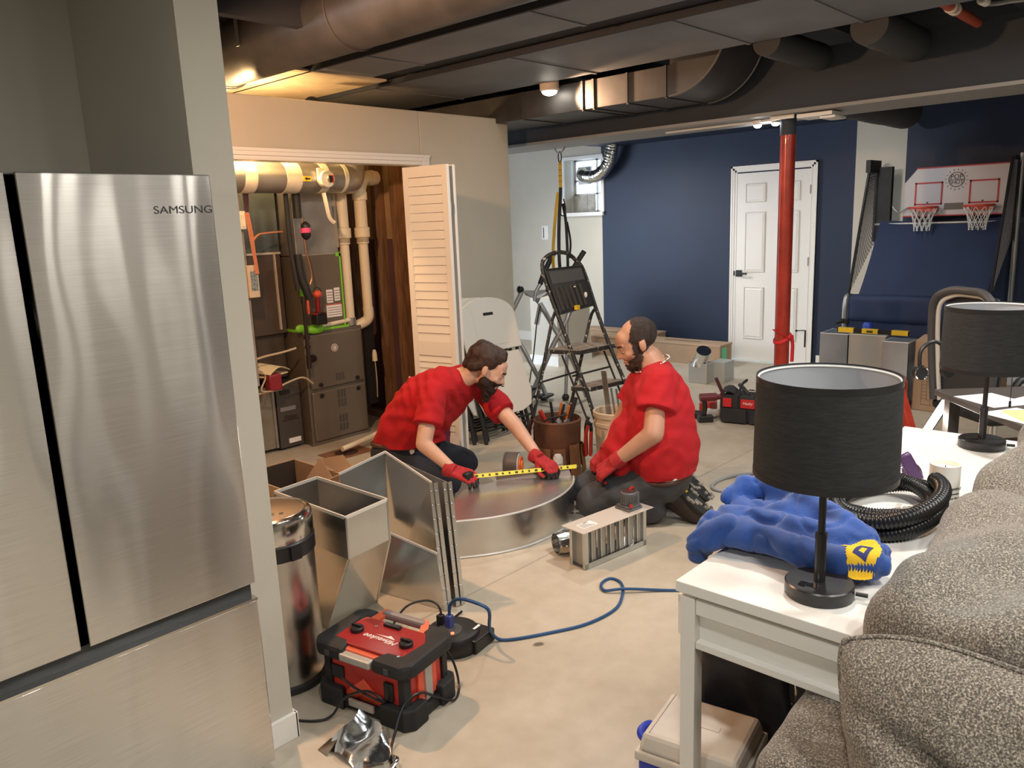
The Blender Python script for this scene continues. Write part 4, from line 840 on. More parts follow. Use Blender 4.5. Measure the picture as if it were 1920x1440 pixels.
for z, s_, tx in ((.046, .014, 'Lavend'), (.03, .009, 'lavender'), (.017, .009, 'soy blend')):
    text('label_lettering', tx, s_, mat('ink_black', (.03, .03, .03), .6), cn, frame((-.0225, -.0365, z), (.84, -.5, 0), (-.5, -.84, 0)), ext=.0004)
hb = thing('hair_brush', 'purple toothed brush leaning by the candle on the white table', 'brush', (2.66, .70, .75), 0, None, (0, R_(-30), R_(-52)))
obj('brush_back', M().box(-.02, .02, -.012, .012, .0, .1), mat('dark_violet_plastic', (.08, .03, .12), .35), hb, bevel=.006)
obj('brush_handle', M().ell((.0, .02, .02), (.03, .02, .04)), black, hb)
b = M()
for k in range(13): b.cyl((-.02, -.01+.003*(k % 2), .006+.0072*k), (-.034, -.014, .01+.0072*k), .0022, .0006, n=6)
obj('bristle_row', b, mat('violet_bristle', (.14, .05, .2), .4), hb)
tag(obj('plastic_wrapper', M().grid(lambda u, v: V((2.27+.08*u, .6+.07*v, .752+.03*abs(math.sin(u*5+v*3))*(1-.4*v))), 12, 12), mat('clear_plastic', (.9, .85, .8), .12, trans=.95), solid=.0006), 'crumpled clear plastic wrapper inside the coil of black hose', 'wrapper')
# ---------------- sofa
fab = None
def sofa_mat():
    m = bpy.data.materials.new('grey_chenille'); m.use_nodes = True; nt = m.node_tree; N = nt.nodes; L = nt.links; b = N['Principled BSDF']
    tc = N.new('ShaderNodeTexCoord'); b.inputs['Roughness'].default_value = .95; b.inputs['Sheen Weight'].default_value = .25
    n = N.new('ShaderNodeTexNoise'); n.inputs['Scale'].default_value = 270; n.inputs['Detail'].default_value = 4; n.inputs['Roughness'].default_value = .65; L.new(tc.outputs['Object'], n.inputs[0])
    r = N.new('ShaderNodeValToRGB'); e = r.color_ramp.elements; e[0].position = .38; e[1].position = .66; e[0].color = (.05, .042, .034, 1); e[1].color = (.50, .45, .37, 1)
    k = e.new(.52); k.color = (.17, .148, .12, 1)
    L.new(n.outputs[0], r.inputs[0]); L.new(r.outputs[0], b.inputs['Base Color'])
    bp = N.new('ShaderNodeBump'); bp.inputs['Strength'].default_value = .7; bp.inputs['Distance'].default_value = .003; L.new(n.outputs[0], bp.inputs['Height']); L.new(bp.outputs[0], b.inputs['Normal'])
    return m
sm_ = sofa_mat()
so = thing('sofa', 'large grey chenille sofa with loose cushions along the white table', 'sofa', (2.3, 0, 0))
so_ = V((2.3, 0, 0))
def rbox(x0, x1, y0, y1, z0, z1, r, nx=6, fn=None):   # rounded box as blob prims
    b = M()
    q = lambda a, b_: [a+(b_-a)*i/1 for i in (0, 1)]
    xs = q(x0+r, x1-r); ys = q(y0+r, y1-r); zs = q(z0+r, z1-r)
    b.box(x0+r, x1-r, y0, y1, z0+r, z1-r).box(x0, x1, y0+r, y1-r, z0+r, z1-r).box(x0+r, x1-r, y0+r, y1-r, z0, z1)
    for y in ys:
        for z in zs: caps(b, (xs[0], y, z), (xs[1], y, z), r, r)
    for x in xs:
        for z in zs: caps(b, (x, ys[0], z), (x, ys[1], z), r, r)
        for y in ys: caps(b, (x, y, zs[0]), (x, y, zs[1]), r, r)
    return b
def sdisp(a, f, k): return lambda p, n: a*N3(p, f, k)+.35*a*N3(p, f*2.6, k+4)
b = rbox(-1.0+.0, -.54, -.62, .63, .05, .575, .05); o = bake('arm', b, sm_, so, .016, 6, sdisp(.022, 5, 1))
b = rbox(-.72, 1.0, .12, .48, .1, .8, .07); bake('back_frame', b, sm_, so, .02, 6, sdisp(.02, 3, 2))
def cushion(x0, x1, y0, y1, z0, z1, k, lean=0):
    def f(u, v):
        pass
    b = M()
    nu, nv = 30, 18
    def P_(u, v, s):
        x = x0+(x1-x0)*u; e = (1-(2*u-1)**4)**.5*(1-(2*v-1)**4)**.5
        th = (y1-y0)/2*e
        p = V((x+.02*math.sin(v*7+k), (y0+y1)/2+s*th+lean*(v-.5), z0+(z1-z0)*v))
        wv = .022*math.sin(9*u+3*v+k)*math.sin(3.1*v)+.014*math.sin(17*u-6*v+k*2)
        p.y += s*wv*e; p.z += .02*math.sin(u*8+k)*v
        return p
    b.grid(lambda u, v: P_(u, v, 1), nu, nv).grid(lambda u, v: P_(u, v, -1), nu, nv)
    return b
for i, (x0, x1) in enumerate(((-.80, .03), (.03, .98))):
    b = rbox(x0, x1, -.12, .497, .42, .895, .11)
    bake('back_cushion', b, sm_, so, .018, 10, (lambda k: lambda p, n: .03*math.sin((p.x*1.3+p.y*2.2+k)*9)*max(0, n.z)*(.6+.5*N3(p, 4, k))+.016*N3(p, 9, k)+.02*N3(p, 3.5, k+2))(i*2.3))
tp = M().grid(lambda u, v: V((0, 0, 0)), 2, 2)
bake('seat_cushion', rbox(-.55, .98, -.7, .0, .1, .46, .06), sm_, so, .03, 4)
# loose end pillow facing the camera
pw = M(); NU, NV = 44, 34
def pil(u, v, s):
    eu = 1-abs(2*u-1)**4; ev = 1-abs(2*v-1)**4; e = max(0, eu*ev)**.5
    y = .53-.80*u-.10*(1-v)*(1-u)-.02*math.sin(v*3.1)*(1-u)**3-.03*v**8*(1-u)**6; z = .38+.425*v+.06*u*v+.012*math.sin(u*9)*v-.02*v**6*(1-u)**8
    x = -.93+.10*v**1.5+.015*math.sin(u*5)
    th = (.11 if s < 0 else .05)*e
    def cr(d, w_, k): return math.exp(-(d/w_)**2)*k
    fold = cr(v-.80+.50*u, .035, -.030)*min(1, u*4)+cr(v-.70+.50*u, .07, .026)+cr(v-.22-.35*u, .05, -.022)+cr(v-.32-.35*u, .06, .016)+cr(v-.55+.15*u, .06, .012)
    wr = .004*math.sin(23*u+9*v)+.009*math.sin(9*v+8*u)
    return V((x+s*(th+(wr+fold if s < 0 else 0)*e), y, z))
pw.grid(lambda u, v: pil(u, v, -1), NU, NV).grid(lambda u, v: pil(u, v, 1), NU, NV)
p_ = obj('end_pillow', pw, sm_, so, smooth=180)
obj('pillow_piping', M().tube([pil(u/30, 1, -1) for u in range(31)]+[pil(1, 1-v/20, -1) for v in range(1, 21)], .006, 8).tube([pil(0, 1-v/20, -1) for v in range(21)], .006, 8), sm_, so)
# ---------------- cooler and bags under the table
co = thing('cooler', 'small blue cooler with a scuffed white lid under the table', 'cooler', (1.735, .955, 0), 10)
obj('body', M().prism([(-.12, -.14), (.12, -.14), (.12, .14), (-.12, .14)], .005, .175), mat('cooler_blue', (.02, .045, .42), .45), co, smooth=0, bevel=.012)
obj('collar', M().box(-.127, .127, -.147, .147, .172, .2), mat('scuffed_white_plastic', (.62, .58, .52), .5, var=.12, vscale=7), co, smooth=0, bevel=.006)
ld = obj('lid', M().add([(-.122, -.14, .2), (.122, -.14, .2), (.122, .14, .2), (-.122, .14, .2), (-.108, -.128, .25), (.108, -.128, .25), (.108, .128, .25), (-.108, .128, .25)], [(0, 3, 2, 1), (4, 5, 6, 7), (0, 1, 5, 4), (1, 2, 6, 5), (2, 3, 7, 6), (3, 0, 4, 7)]), MATS['scuffed_white_plastic'], co, smooth=0, bevel=.012)
obj('lid_emblem', M().box(-.012, .012, -.05, .03, .25, .2515).box(-.009, .009, .035, .05, .25, .2515), MATS['scuffed_white_plastic'], ld, smooth=0, bevel=.001)
obj('lid_line', M().box(-.1, .1, .112, .1135, .248, .2512), mat('grime_line', (.3, .27, .24), .7), ld, smooth=0)
obj('handle', M().tube([(-.02, .145, .15), (-.02, .17, .17), (.0, .178, .175), (.04, .17, .17), (.05, .145, .15)], .012, 10, smooth=3), mat('blue_handle', (.03, .06, .5), .4), co)
bagm = mat('black_nylon', (.006, .007, .012), .55, var=.4, vscale=5, bump=.3, bscale=20)
for i, (x0, x1, y0, y1, z1, lb) in enumerate(((1.92, 2.5, .50, 1.1, .55, 'black nylon bag with silver clips under the white table, behind the cooler'), (2.56, 3.0, .50, .86, .5, 'second black bag with a pale tag under the table, beyond the first'))):
    t = thing('black_bag', lb, 'bag', (x0, y0, 0), 0)
    bake('bag_body', rbox(0, x1-x0, 0, y1-y0, 0.005, z1, .05), bagm, t, .02, 5, sdisp(.03, 7, i))
    if i < 2:
        b = M().tube([(-.01, .25, .4), (-.035, .23, .37), (-.04, .17, .36), (-.02, .14, .38)], .003, 6, smooth=4).tube([(-.01, .3, .45), (-.03, .27, .42), (-.035, .26, .34), (-.02, .28, .3)], .003, 6, smooth=4)
        obj('metal_clip', b, chrome, t)
        obj('tag_label', M().box(-.012, -.008, .2, .225, .2, .235), paper, t, smooth=0)
        obj('shoulder_strap', M().tube([(-.01, .3, .48), (-.04, .28, .3), (-.04, .18, .15), (-.02, .08, .3)], .012, 6, smooth=5, flat=.25), bagm, t)
# ---------------- desk, chairs and lights at the far right
dk = thing('desk', 'dark grey writing desk covered in papers at the right edge', 'desk', (4.09, 1.03, 0), -139)
dkm = mat('dark_wood_desk', (.07, .06, .055), .4, var=.1, vscale=5)
obj('desktop', M().box(-.0, .86, -.0, .62, .722, .75, X.Translation((0, 0, 0))), dkm, dk, smooth=0, bevel=.003)
for x, y in ((.04, .03), (.78, .03), (.78, .54), (.04, .54)): obj('leg', M().box(x, x+.05, y, y+.05, 0, .722), dkm, dk, smooth=0)
DKM = X.Translation((4.09, 1.03, 0)) @ X.Rotation(R_(-139), 4, 'Z')
def on_desk(nm, x, y, w_, h, rz, mt, lb, cat_, th=.0012, z=.7505):
    o = obj(nm, M().box(-w_/2, w_/2, -h/2, h/2, 0, th), mt, smooth=0); o.matrix_world = DKM @ X.Translation((x, y, z)) @ X.Rotation(R_(rz), 4, 'Z'); return tag(o, lb, cat_)
on_desk('paper_sheet', .26, .13, .24, .2, 12, mat('pale_paper', (.75, .74, .78), .7), 'pale sheet of paper at the left front edge of the dark desk', 'paper')
on_desk('legal_pad', .62, .15, .3, .21, -4, ypap, 'yellow lined legal pad on the dark desk behind the far lamp', 'notepad', .006)
on_desk('paper_sheet', .58, .1, .3, .2, 18, paper, 'white sheet sticking out under the yellow legal pad', 'paper', .0008, .7501)
on_desk('paper_sheet', .65, .42, .5, .22, -14, paper, 'large white sheet spread behind the yellow legal pad', 'paper', .001)
on_desk('paper_sheet', .3, .36, .22, .2, 30, paper, 'white sheet on the dark desk below the glowing highlight', 'paper', .001)
lb_ = thing('led_light_bar', 'bright glowing LED work light bar leaning against the desk leg', 'work light', (4.0, 1.08, 0))
lo = V((4.0, 1.08, 0))
glb = mat('led_glow', (1, .95, .85), emit=14)
obj('light_tube', M().bar(V((4.13, .985, .69))-lo, V((4.04, 1.05, .53))-lo, .035, .02), glb, lb_, smooth=0, bevel=.004)
obj('housing', M().bar(V((4.145, .985, .69))-lo, V((4.055, 1.05, .53))-lo, .045, .02), black, lb_, smooth=0)
obj('stand_foot', M().bar(V((4.06, 1.05, .54))-lo, V((4.03, 1.07, .005))-lo, .02, .02).box(-.06, .1, -.05, .06, 0, .012), black, lb_, smooth=0)
lamp('led_bar_light', 'POINT', (4.03, 1.0, .6), 1.6, (1, .95, .85), .05)
ch = thing('office_chair', 'black office chair with a pale-edged curved back behind the desk', 'chair', (4.86, 1.08, 0), -130)
sh_ = lambda u, v: V((.26*math.sin((u-.5)*2.3), -.05*math.cos((u-.5)*2.3)-.05*v, 0))
def cb_(u, v):
    a = (u-.5)*2; wd = .25*(1-.25*(1-v)**2)*(1-max(0, v-.8)*2.0*abs(a)**2)
    return V((wd*a, .06*a*a*-1+.05-.06*v, .52+.62*v-(.06*a**4 if v > .9 else 0)))
rim = [(-.21, -.02, .5), (-.245, -.02, .7), (-.26, -.03, .95), (-.23, -.04, 1.09), (-.13, -.02, 1.145), (0, -.0, 1.15), (.13, -.02, 1.145), (.23, -.04, 1.09), (.26, -.03, .95), (.245, -.02, .7), (.21, -.02, .5)]
obj('backrest', M().grid(lambda u, v: V(((u-.5)*.5*(1-.25*abs(2*v-1)**3), .02+.03*math.cos((u-.5)*3), .5+.62*v)), 16, 12), mat('black_mesh_fabric', (.03, .03, .032), .8), ch, solid=.01)
obj('back_rim', M().tube(rim, .022, 12, smooth=5), dkgrey, ch)
obj('inner_rim', M().tube([(x*.9, y+.02, .5+(z-.5)*.96) for x, y, z in rim], .013, 10, smooth=5), mat('pale_rim', (.6, .57, .5), .4), ch)
bake('seat', rbox(-.25, .25, -.02, .46, .44, .51, .03), blackm, ch, .015, 4)
for s_ in (-1, 1): obj('armrest', M().tube([(s_*.25, .05, .5), (s_*.29, .08, .6), (s_*.29, .1, .7), (s_*.29, .3, .72)], .02, 10, smooth=4), black, ch)
obj('gas_cylinder', M().cyl((0, .2, .1), (0, .2, .44), .028, n=20), chrome, ch)
obj('star_base', M().bar((0, .2, .1), (.3, .2, .07), .04, .03).bar((0, .2, .1), (.09, .48, .07), .04, .03).bar((0, .2, .1), (-.24, .37, .07), .04, .03).bar((0, .2, .1), (-.24, .03, .07), .04, .03).bar((0, .2, .1), (.09, -.08, .07), .04, .03), black, ch, smooth=0)
for x, y in ((.3, .2), (.09, .48), (-.24, .37), (-.24, .03), (.09, -.08)): obj('caster', M().cyl((x-.012, y, .028), (x+.012, y, .028), .028, n=16), black, ch)
hp = thing('headphones', 'black headphones with a silver ringed ear cup on the desk corner', 'headphones', (4.2, 1.12, .752), -40)
obj('ear_cup', M().cyl((0, 0, .05), (0, .03, .05), .034, n=24).cyl((.15, .0, .05), (.15, .03, .05), .034, n=24), black, hp)
obj('silver_ring', M().tube([(.034*math.cos(t), -.002, .05+.034*math.sin(t)) for t in [i*2*math.pi/24 for i in range(24)]], .0035, 6, closed=True), chrome, hp)
obj('headband', M().tube([(0, .02, .08), (.01, .03, .16), (.075, .03, .2), (.14, .03, .16), (.15, .02, .08)], .01, 8, smooth=5), black, hp)
sc = thing('side_chair', 'dark chair with slim legs tucked under the dark desk', 'chair', (3.99, .66, 0), -130)
bake('seat', rbox(-.22, .22, -.2, .2, .47, .53, .028), mat('taupe_vinyl', (.14, .12, .105), .4), sc, .014, 4)
for x, y in ((-.19, -.17), (.19, -.17), (.19, .17), (-.19, .17)): obj('leg', M().cyl((x, y, .48), (x*1.1, y*1.1, 0), .014, .01), black, sc)
# ================================================================ MIDDLE AND BACK
# arcade basketball game
ar = thing('basketball_arcade_game', 'navy double-hoop basketball arcade game against the back wall', 'arcade game', (7.3, 2.6, 0))
nv = mat('navy_nylon', (.009, .022, .07), .7, var=.1, vscale=5)
Wd = 1.12
obj('ball_ramp', M().grid(lambda u, v: V((.06+.55*v, -.05-(Wd-.1)*u, .78+.72*v-.04*math.sin(v*3.1)-.03*math.sin(u*3.1))), 12, 8), nv, ar, solid=.006)
bake('front_bolster', rbox(-.03, .1, -Wd, 0, .60, .86, .05), nv, ar, .016, 4, sdisp(.006, 6, 1))
obj('lower_skirt', M().grid(lambda u, v: V((-.01+.02*math.sin(u*9)*(1-v), -.0-Wd*u, .44+.2*v)), 16, 4), nv, ar, solid=.004)
for y in (.02, -Wd-.02):
    obj('leg', M().tube([(.2, y, .82), (.05, y, .84), (-.0, y, .8), (-.015, y, .7), (.0, y, .4), (.02, y, 0.0)], .022, 12, smooth=4), grey, ar)
    obj('rear_leg', M().cyl((.68, y, 0), (.68, y, 2.02), .022), grey, ar)
obj('leg_clamp', M().cyl((-.03, .02, .62), (-.03, .08, .6), .018).box(-.04, .0, -.02, .05, .6, .64), black, ar)
bm_ = mat('board_white', (.45, .44, .46), .35)
bb = obj('backboard', M().prism([(-1.08, 1.53), (-.24, 1.53), (-.24, 1.82), (-.34, 1.94), (-1.12, 1.94), (-1.14, 1.53)], .62, .645, X(((0, 0, 1, 0), (1, 0, 0, 0), (0, 1, 0, 0), (0, 0, 0, 1)))), bm_, ar, smooth=0)
rl = mat('red_line', (.4, .02, .03), .5)
def rect(y0, y1, z0, z1, t, x=.617):
    return M().box(x, x+.004, y0, y1, z0, z0+t).box(x, x+.004, y0, y1, z1-t, z1).box(x, x+.004, y0, y0+t, z0, z1).box(x, x+.004, y1-t, y1, z0, z1)
obj('red_edge', M().box(.61, .65, -1.14, -.34, 1.94, 1.95).box(.61, .65, -1.14, -.24, 1.52, 1.53), rl, bb, smooth=0)
for yc in (-.44, -.88):
    obj('target_square', rect(yc-.12, yc+.11, 1.62, 1.82, .014), rl, bb, smooth=0)
    obj('black_dot', M().cyl((.616, yc, 1.64), (.62, yc, 1.64), .008, n=10), black, bb)
    h = obj('hoop', M().tube([(.50+.105*math.cos(t), yc+.115*math.sin(t), 1.6) for t in [i*2*math.pi/28 for i in range(28)]], .011, 8, closed=True).box(.58, .62, yc-.09, yc+.09, 1.56, 1.61), mat('hoop_red', (.55, .06, .03), .4), bb)
    b = M(); nn = 10
    for k in range(nn):
        for sgn in (-1, 1):
            pp = []
            for q in range(7):
                v = q/6; r_ = .105-.045*v-.012*math.sin(v*3.1); t = 2*math.pi*(k+sgn*v*1.6)/nn
                pp.append((.50+r_*math.cos(t), yc+1.1*r_*math.sin(t), 1.595-.2*v))
            b.tube(pp, .0028, 4)
    obj('net', b, white, h)
obj('score_display', M().box(.612, .62, -.73, -.58, 1.575, 1.63), mat('display_grey', (.07, .07, .065), .4), bb, smooth=0)
lg = mat('logo_black', (.04, .03, .04), .6)
b = M().tube([(.617, -.665+.062*math.cos(t), 1.83+.062*math.sin(t)) for t in [i*2*math.pi/32 for i in range(32)]], .003, 5, closed=True).box(.615, .618, -.727, -.603, 1.828, 1.832)
for k in range(16): t = 2*math.pi*k/16+.1; b.bar((.616, -.665+.078*math.cos(t), 1.83+.078*math.sin(t)), (.616, -.665+.092*math.cos(t), 1.83+.092*math.sin(t)), .004, .004)
obj('logo_ring', b, lg, bb)
text('logo_lettering', 'POP', .058, lg, bb, frame((.6155, -.665, 1.853), (0, -1, 0), (-1, 0, 0)), sx=.95)
text('logo_lettering', 'SHOT', .05, lg, bb, frame((.6155, -.665, 1.807), (0, -1, 0), (-1, 0, 0)), sx=.85)
netm = mat('dark_net_cord', (.10, .10, .105), .8)
for y in (.0, -Wd):
    b = M(); top = V((.62, y-.02*0, 1.98)); bl = V((.02, y, .86)); br = V((.62, y, 1.3)); tl = V((.42, y, 1.98))
    n1 = 15
    def qp(u, v): return bl.lerp(br, u).lerp(tl.lerp(top, u), v)
    for k in range(-n1, 2*n1):
        for sgn in (1, -1):
            pp = []
            for q in range(0, 25):
                v = q/24; u = (k+sgn*v*n1*1.2)/n1 if sgn > 0 else (k+n1*1.2-v*n1*1.2)/n1
                if 0 <= u <= 1: pp.append(qp(u, v))
            if len(pp) > 1: b.tube(pp, .0022, 3)
    nt_ = obj('side_net', b, netm, ar); nt_['kind'] = 'stuff'
    obj('net_border', M().tube([bl, tl], .01, 6).tube([bl+V((-.03, 0, .02)), tl+V((-.05, 0, 0))], .005, 5).tube([tl, top], .02, 6).tube([br, top], .02, 6), blackm, ar)
obj('net_hanger_bar', M().box(.35, .64, -.02, .02, 1.93, 2.04).box(.6, .66, -.13, .02, 1.3, 1.98), blackm, ar, smooth=0)
obj('cross_bar', M().cyl((.6, 0, 1.46), (.6, -Wd, 1.46), .012), grey, ar)
tag(obj('twine_tangle', M().tube([(7.9, 2.45, 1.62), (7.88, 2.38, 1.56), (7.9, 2.32, 1.6), (7.88, 2.28, 1.55), (7.9, 2.24, 1.57)], .005, 5, smooth=5), grey), 'frayed grey twine beside the left basketball hoop', 'twine')
# sheet metal pieces stored in front of the arcade
def openbox(nm, x, y, z, w_, d, h, lb, rz=0, mt=galv, cat_='duct fitting'):
    t = thing(nm, lb, cat_, (x, y, z), rz)
    obj('sheet_body', M().box(0, d, -.0, .003, 0, h).box(0, d, -w_, -w_+.003, 0, h).box(0, .003, -w_, 0, 0, h).box(d-.003, d, -w_, 0, 0, h), mt, t, smooth=0)
    obj('rim', M().box(-.004, .004, -w_, 0, h-.008, h).box(0, d, -.004, .004, h-.008, h).box(0, d, -w_-.004, -w_+.004, h-.008, h), MATS['glinting_steel_edge'], t, smooth=0)
    return t
galvb = mat('bluish_galvanised', (.6, .7, .82), .25, .9, var=.1, vscale=5)
openbox('duct_box', 6.95, 2.70, 0, .24, .3, .55, 'leftmost bluish sheet metal duct box standing before the arcade game', mt=galvb)
openbox('duct_box', 6.93, 2.44, 0, .3, .28, .56, 'wide pale sheet metal duct box in the middle before the arcade game', mt=mat('pale_galvanised', (.66, .66, .6), .35, .8))
openbox('duct_box', 6.72, 2.10, 0, .2, .22, .55, 'tall open sheet metal duct box with a bright rim beside the carton', mt=galvb)
lv = thing('spirit_level', 'yellow and black spirit level lying across the sheet metal boxes', 'level', (6.96, 2.56, .565), 0)
obj('rail', M().box(0, .03, -.58, 0, 0, .035), black, lv, smooth=0)
for y in (-.14, -.34, -.58): obj('yellow_section', M().box(-.003, .033, y, y+.13, -.002, .038), yel, lv, smooth=0)
obj('vial', M().box(-.005, .0, -.3, -.25, .008, .026), mat('dark_vial', (.06, .05, .03), .3), lv, smooth=0)
bs_ = thing('blue_bottle', 'bright blue plastic object standing behind the spirit level', 'container', (7.1, 2.35, .57))
obj('container', M().lathe([(.04, 0), (.042, .05), (.03, .07), (.0, .072)], 20), blue, bs_)
cbx = thing('carton', 'brown cardboard carton with printed ruler marks beside the sheet metal', 'cardboard box', (6.75, 1.86, 0), -6)
obj('carton_wall', M().box(0, .005, -.55, 0, 0, .56).box(0, .4, -.005, 0, 0, .56).box(0, .4, -.55, -.545, 0, .56).box(.395, .4, -.55, 0, 0, .56).box(0, .4, -.55, 0, 0, .005), card, cbx, smooth=0)
obj('flap', M().plate([(0, -.55, .56), (0, 0, .56), (.12, -.02, .6), (.12, -.53, .62)], .004).plate([(.4, -.55, .56), (.4, 0, .56), (.25, -.02, .58), (.25, -.53, .6)], .004), card, cbx, smooth=0)
b = M(); ink = mat('carton_ink', (.16, .1, .06), .8)
b.box(-.001, 0, -.07, -.066, .05, .38).box(-.001, 0, -.11, -.106, .09, .38).box(-.001, 0, -.5, -.07, .05, .054).box(-.001, 0, -.5, -.11, .09, .094)
for k in range(10): b.box(-.001, 0, -.11, -.07, .1+.028*k, .103+.028*k).box(-.001, 0, -.14-.036*k, -.137-.036*k, .054, .09)
for r_ in (.06, .09, .12): b.tube([(-.0005, -.3+r_*math.cos(t), .24+r_*math.sin(t)) for t in [i*2*math.pi/32 for i in range(32)]], .0015, 4, closed=True)
obj('printed_rulers', b, ink, cbx, smooth=0)
# red sawhorse behind the lamp
rs_ = thing('red_sawhorse', 'red steel sawhorse standing behind the nearer black lamp shade', 'sawhorse', (4.45, 1.5, 0))
ro = V((4.45, 1.5, 0))
obj('top_beam', M().bar(V((4.35, 1.69, .68))-ro, V((4.66, 1.335, .66))-ro, .06, .06), redl, rs_, smooth=0, bevel=.004)
for a, c in (((4.37, 1.66, .66), (4.17, 1.72, 0)), ((4.40, 1.64, .66), (4.62, 1.86, 0)), ((4.64, 1.36, .66), (4.50, 1.10, 0)), ((4.66, 1.34, .66), (4.80, 1.36, 0))):
    obj('leg', M().bar(V(a)-ro, V(c)-ro, .05, .03), redl, rs_, smooth=0, bevel=.003)
obj('cross_brace', M().bar(V((4.22, 1.7, .18))-ro, V((4.56, 1.82, .18))-ro, .03, .01), redl, rs_, smooth=0)
# long cartons by the navy wall
for nm, x0, x1, y0, y1, h_, lb in (('long_carton', 7.62, 7.88, 4.03, 5.75, .235, 'long flat brown carton with a green label against the navy wall'), ('long_carton', 7.92, 8.1, 5.0, 6.1, .27, 'slimmer brown carton behind the long one, near the window wall')):
    t = thing(nm, lb, 'cardboard box', (x0, y0, 0))
    obj('carton_body', M().box(0, x1-x0, 0, y1-y0, 0, h_-.01), card, t, smooth=0)
    obj('carton_lid', M().box(-.006, x1-x0+.006, -.006, y1-y0, h_-.02, h_), mat('pale_cardboard', (.42, .3, .2), .85), t, smooth=0)
    if y0 < 4.5: obj('green_label', M().box(.03, .13, -.009, -.004, .05, .2), mat('green_label', (.1, .5, .25), .6), t, smooth=0); obj('lid_print', M().box(.1, .14, .3, .75, h_, h_+.001), ink, t, smooth=0)
rbt = thing('register_boot', 'sheet metal boot with a shiny round collar near the long carton', 'duct fitting', (6.75, 3.74, 0))
obj('boot_box', M().box(0, .16, -.03, .17, 0, .2), mat('reflective_galv', (.6, .6, .58), .3, .85), rbt, smooth=0, bevel=.006)
obj('round_collar', M().tube([(.05, .08, .16), (.05, .07, .22), (.03, .03, .27), (.0, .0, .33)], .07, 24, smooth=3), chrome, rbt)
tag(obj('metal_box', M().box(6.9, 7.1, 3.6, 3.75, 0, .2), mat('pale_metal_cap', (.5, .53, .52), .45, .5), smooth=0, bevel=.003), 'pale grey metal box beside the shiny boot by the carton', 'duct fitting')
# tool bag and drill
tbg = thing('tool_bag', 'black and red open tool bag full of tools on the concrete', 'tool bag', (5.54, 2.93, 0), 10)
bake('bag_body', rbox(0, .26, -.38, 0, .0, .22, .025), mat('black_canvas', (.02, .02, .022), .8, var=.3, vscale=12, bump=.2, bscale=60), tbg, .012, 3, sdisp(.006, 12, 2))
for y0, y1 in ((-.1, -.03), (-.28, -.17), (-.37, -.31)): obj('red_panel', M().box(-.01, -.002, y0, y1, .13, .2), mat('red_canvas', (.5, .015, .02), .7), tbg, smooth=0, bevel=.003)
for y in (-.13, -.31): obj('webbing_strap', M().box(-.014, -.004, y-.02, y+.02, .02, .23).tube([(-.0, y-.02, .22), (.05, y-.03, .3), (.12, y-.05, .33), (.18, y-.02, .3)], .01, 6, smooth=4), blackm, tbg, smooth=0)
obj('pocket', M().box(-.025, .0, -.22, -.02, .01, .12).box(-.02, 0, -.37, -.24, .01, .11), MATS['black_canvas'], tbg, smooth=0, bevel=.006)
text('bag_lettering', 'Husky', .03, white, tbg, frame((-.012, -.225, .17), (0, -1, 0), (-1, 0, 0)), shear=.3)
obj('open_lid', M().grid(lambda u, v: V((.02+.2*v, -.37*u, .22+.06*math.sin(v*3+u*4)*v+.03*math.sin(u*9))), 12, 6), MATS['black_canvas'], tbg, solid=.008)
for i, (p, q, r_, mt, nm, lb) in enumerate((((.03, -.03, .2), (-.03, .02, .36), .014, mat('dark_maroon', (.08, .02, .025), .4), 'pry_handle', 'dark maroon handle sticking up at the left of the tool bag'), ((.1, -.2, .22), (.12, -.12, .29), .016, dkgrey, 'wrench', 'dark grey wrench lying on top of the tool bag'), ((.08, -.3, .24), (.05, -.22, .26), .014, chrome, 'pliers', 'shiny pliers on top of the tool bag'))):
    mw_ = X.Translation((5.54, 2.93, 0)) @ X.Rotation(R_(10), 4, 'Z')
    b = M(mw_); b.tube([p, V(p).lerp(V(q), .5)+V((-.01, 0, .01)), q], r_, 8, smooth=3); tag(obj(nm, b, mt), lb, 'tool')
dr = thing('cordless_drill', 'dark red cordless drill standing left of the tool bag', 'drill', (5.5, 3.0, 0), -45)
obj('motor_body', M().cyl((-.07, 0, .2), (.06, 0, .2), .032, n=20).cyl((.06, 0, .2), (.13, 0, .2), .024, .018, n=16), mat('dark_red_drill', (.13, .015, .02), .4), dr)
obj('grip', M().tube([(-.04, 0, .18), (-.03, 0, .12), (-.04, 0, .06)], .02, 12, smooth=3), black, dr)
obj('battery', M().box(-.085, .03, -.035, .035, .002, .055), black, dr, smooth=0, bevel=.006)
tag(obj('red_tool_case', M().box(5.62, 5.75, 3.05, 3.16, .0, .12), redp, bevel=.02), 'small red tool body lying behind the cordless drill', 'tool')
tag(obj('battery_pack', M().box(5.52, 5.6, 3.08, 3.18, .0, .055), black, bevel=.012), 'black battery pack on the floor left of the drill', 'battery')
tag(bake('white_rag', caps(caps(M(), (5.66, 3.0, .04), (5.6, 3.06, .05), .035), (5.62, 3.02, .04), (5.66, 3.08, .03), .03), mat('rag_white', (.6, .55, .52), .9), None, .008, 4, sdisp(.01, 20, 1)), 'crumpled whitish rag beside the red tool', 'rag')
cord('grey_hose', [(4.83, 2.13, .03), (4.7, 2.12, .02), (4.6, 2.1, .01), (4.5, 2.12, .01), (4.4, 2.19, .01), (4.25, 2.235, .01), (4.125, 2.22, .01), (4.07, 2.16, .01), (4.12, 2.06, .01), (4.3, 2.02, .01), (4.4, 1.97, .01), (4.53, 1.88, .01), (4.7, 1.7, .01)], .0095, mat('grey_hose', (.32, .33, .34), .4), 'grey rubber cord making a loop on the concrete behind the hoodie')
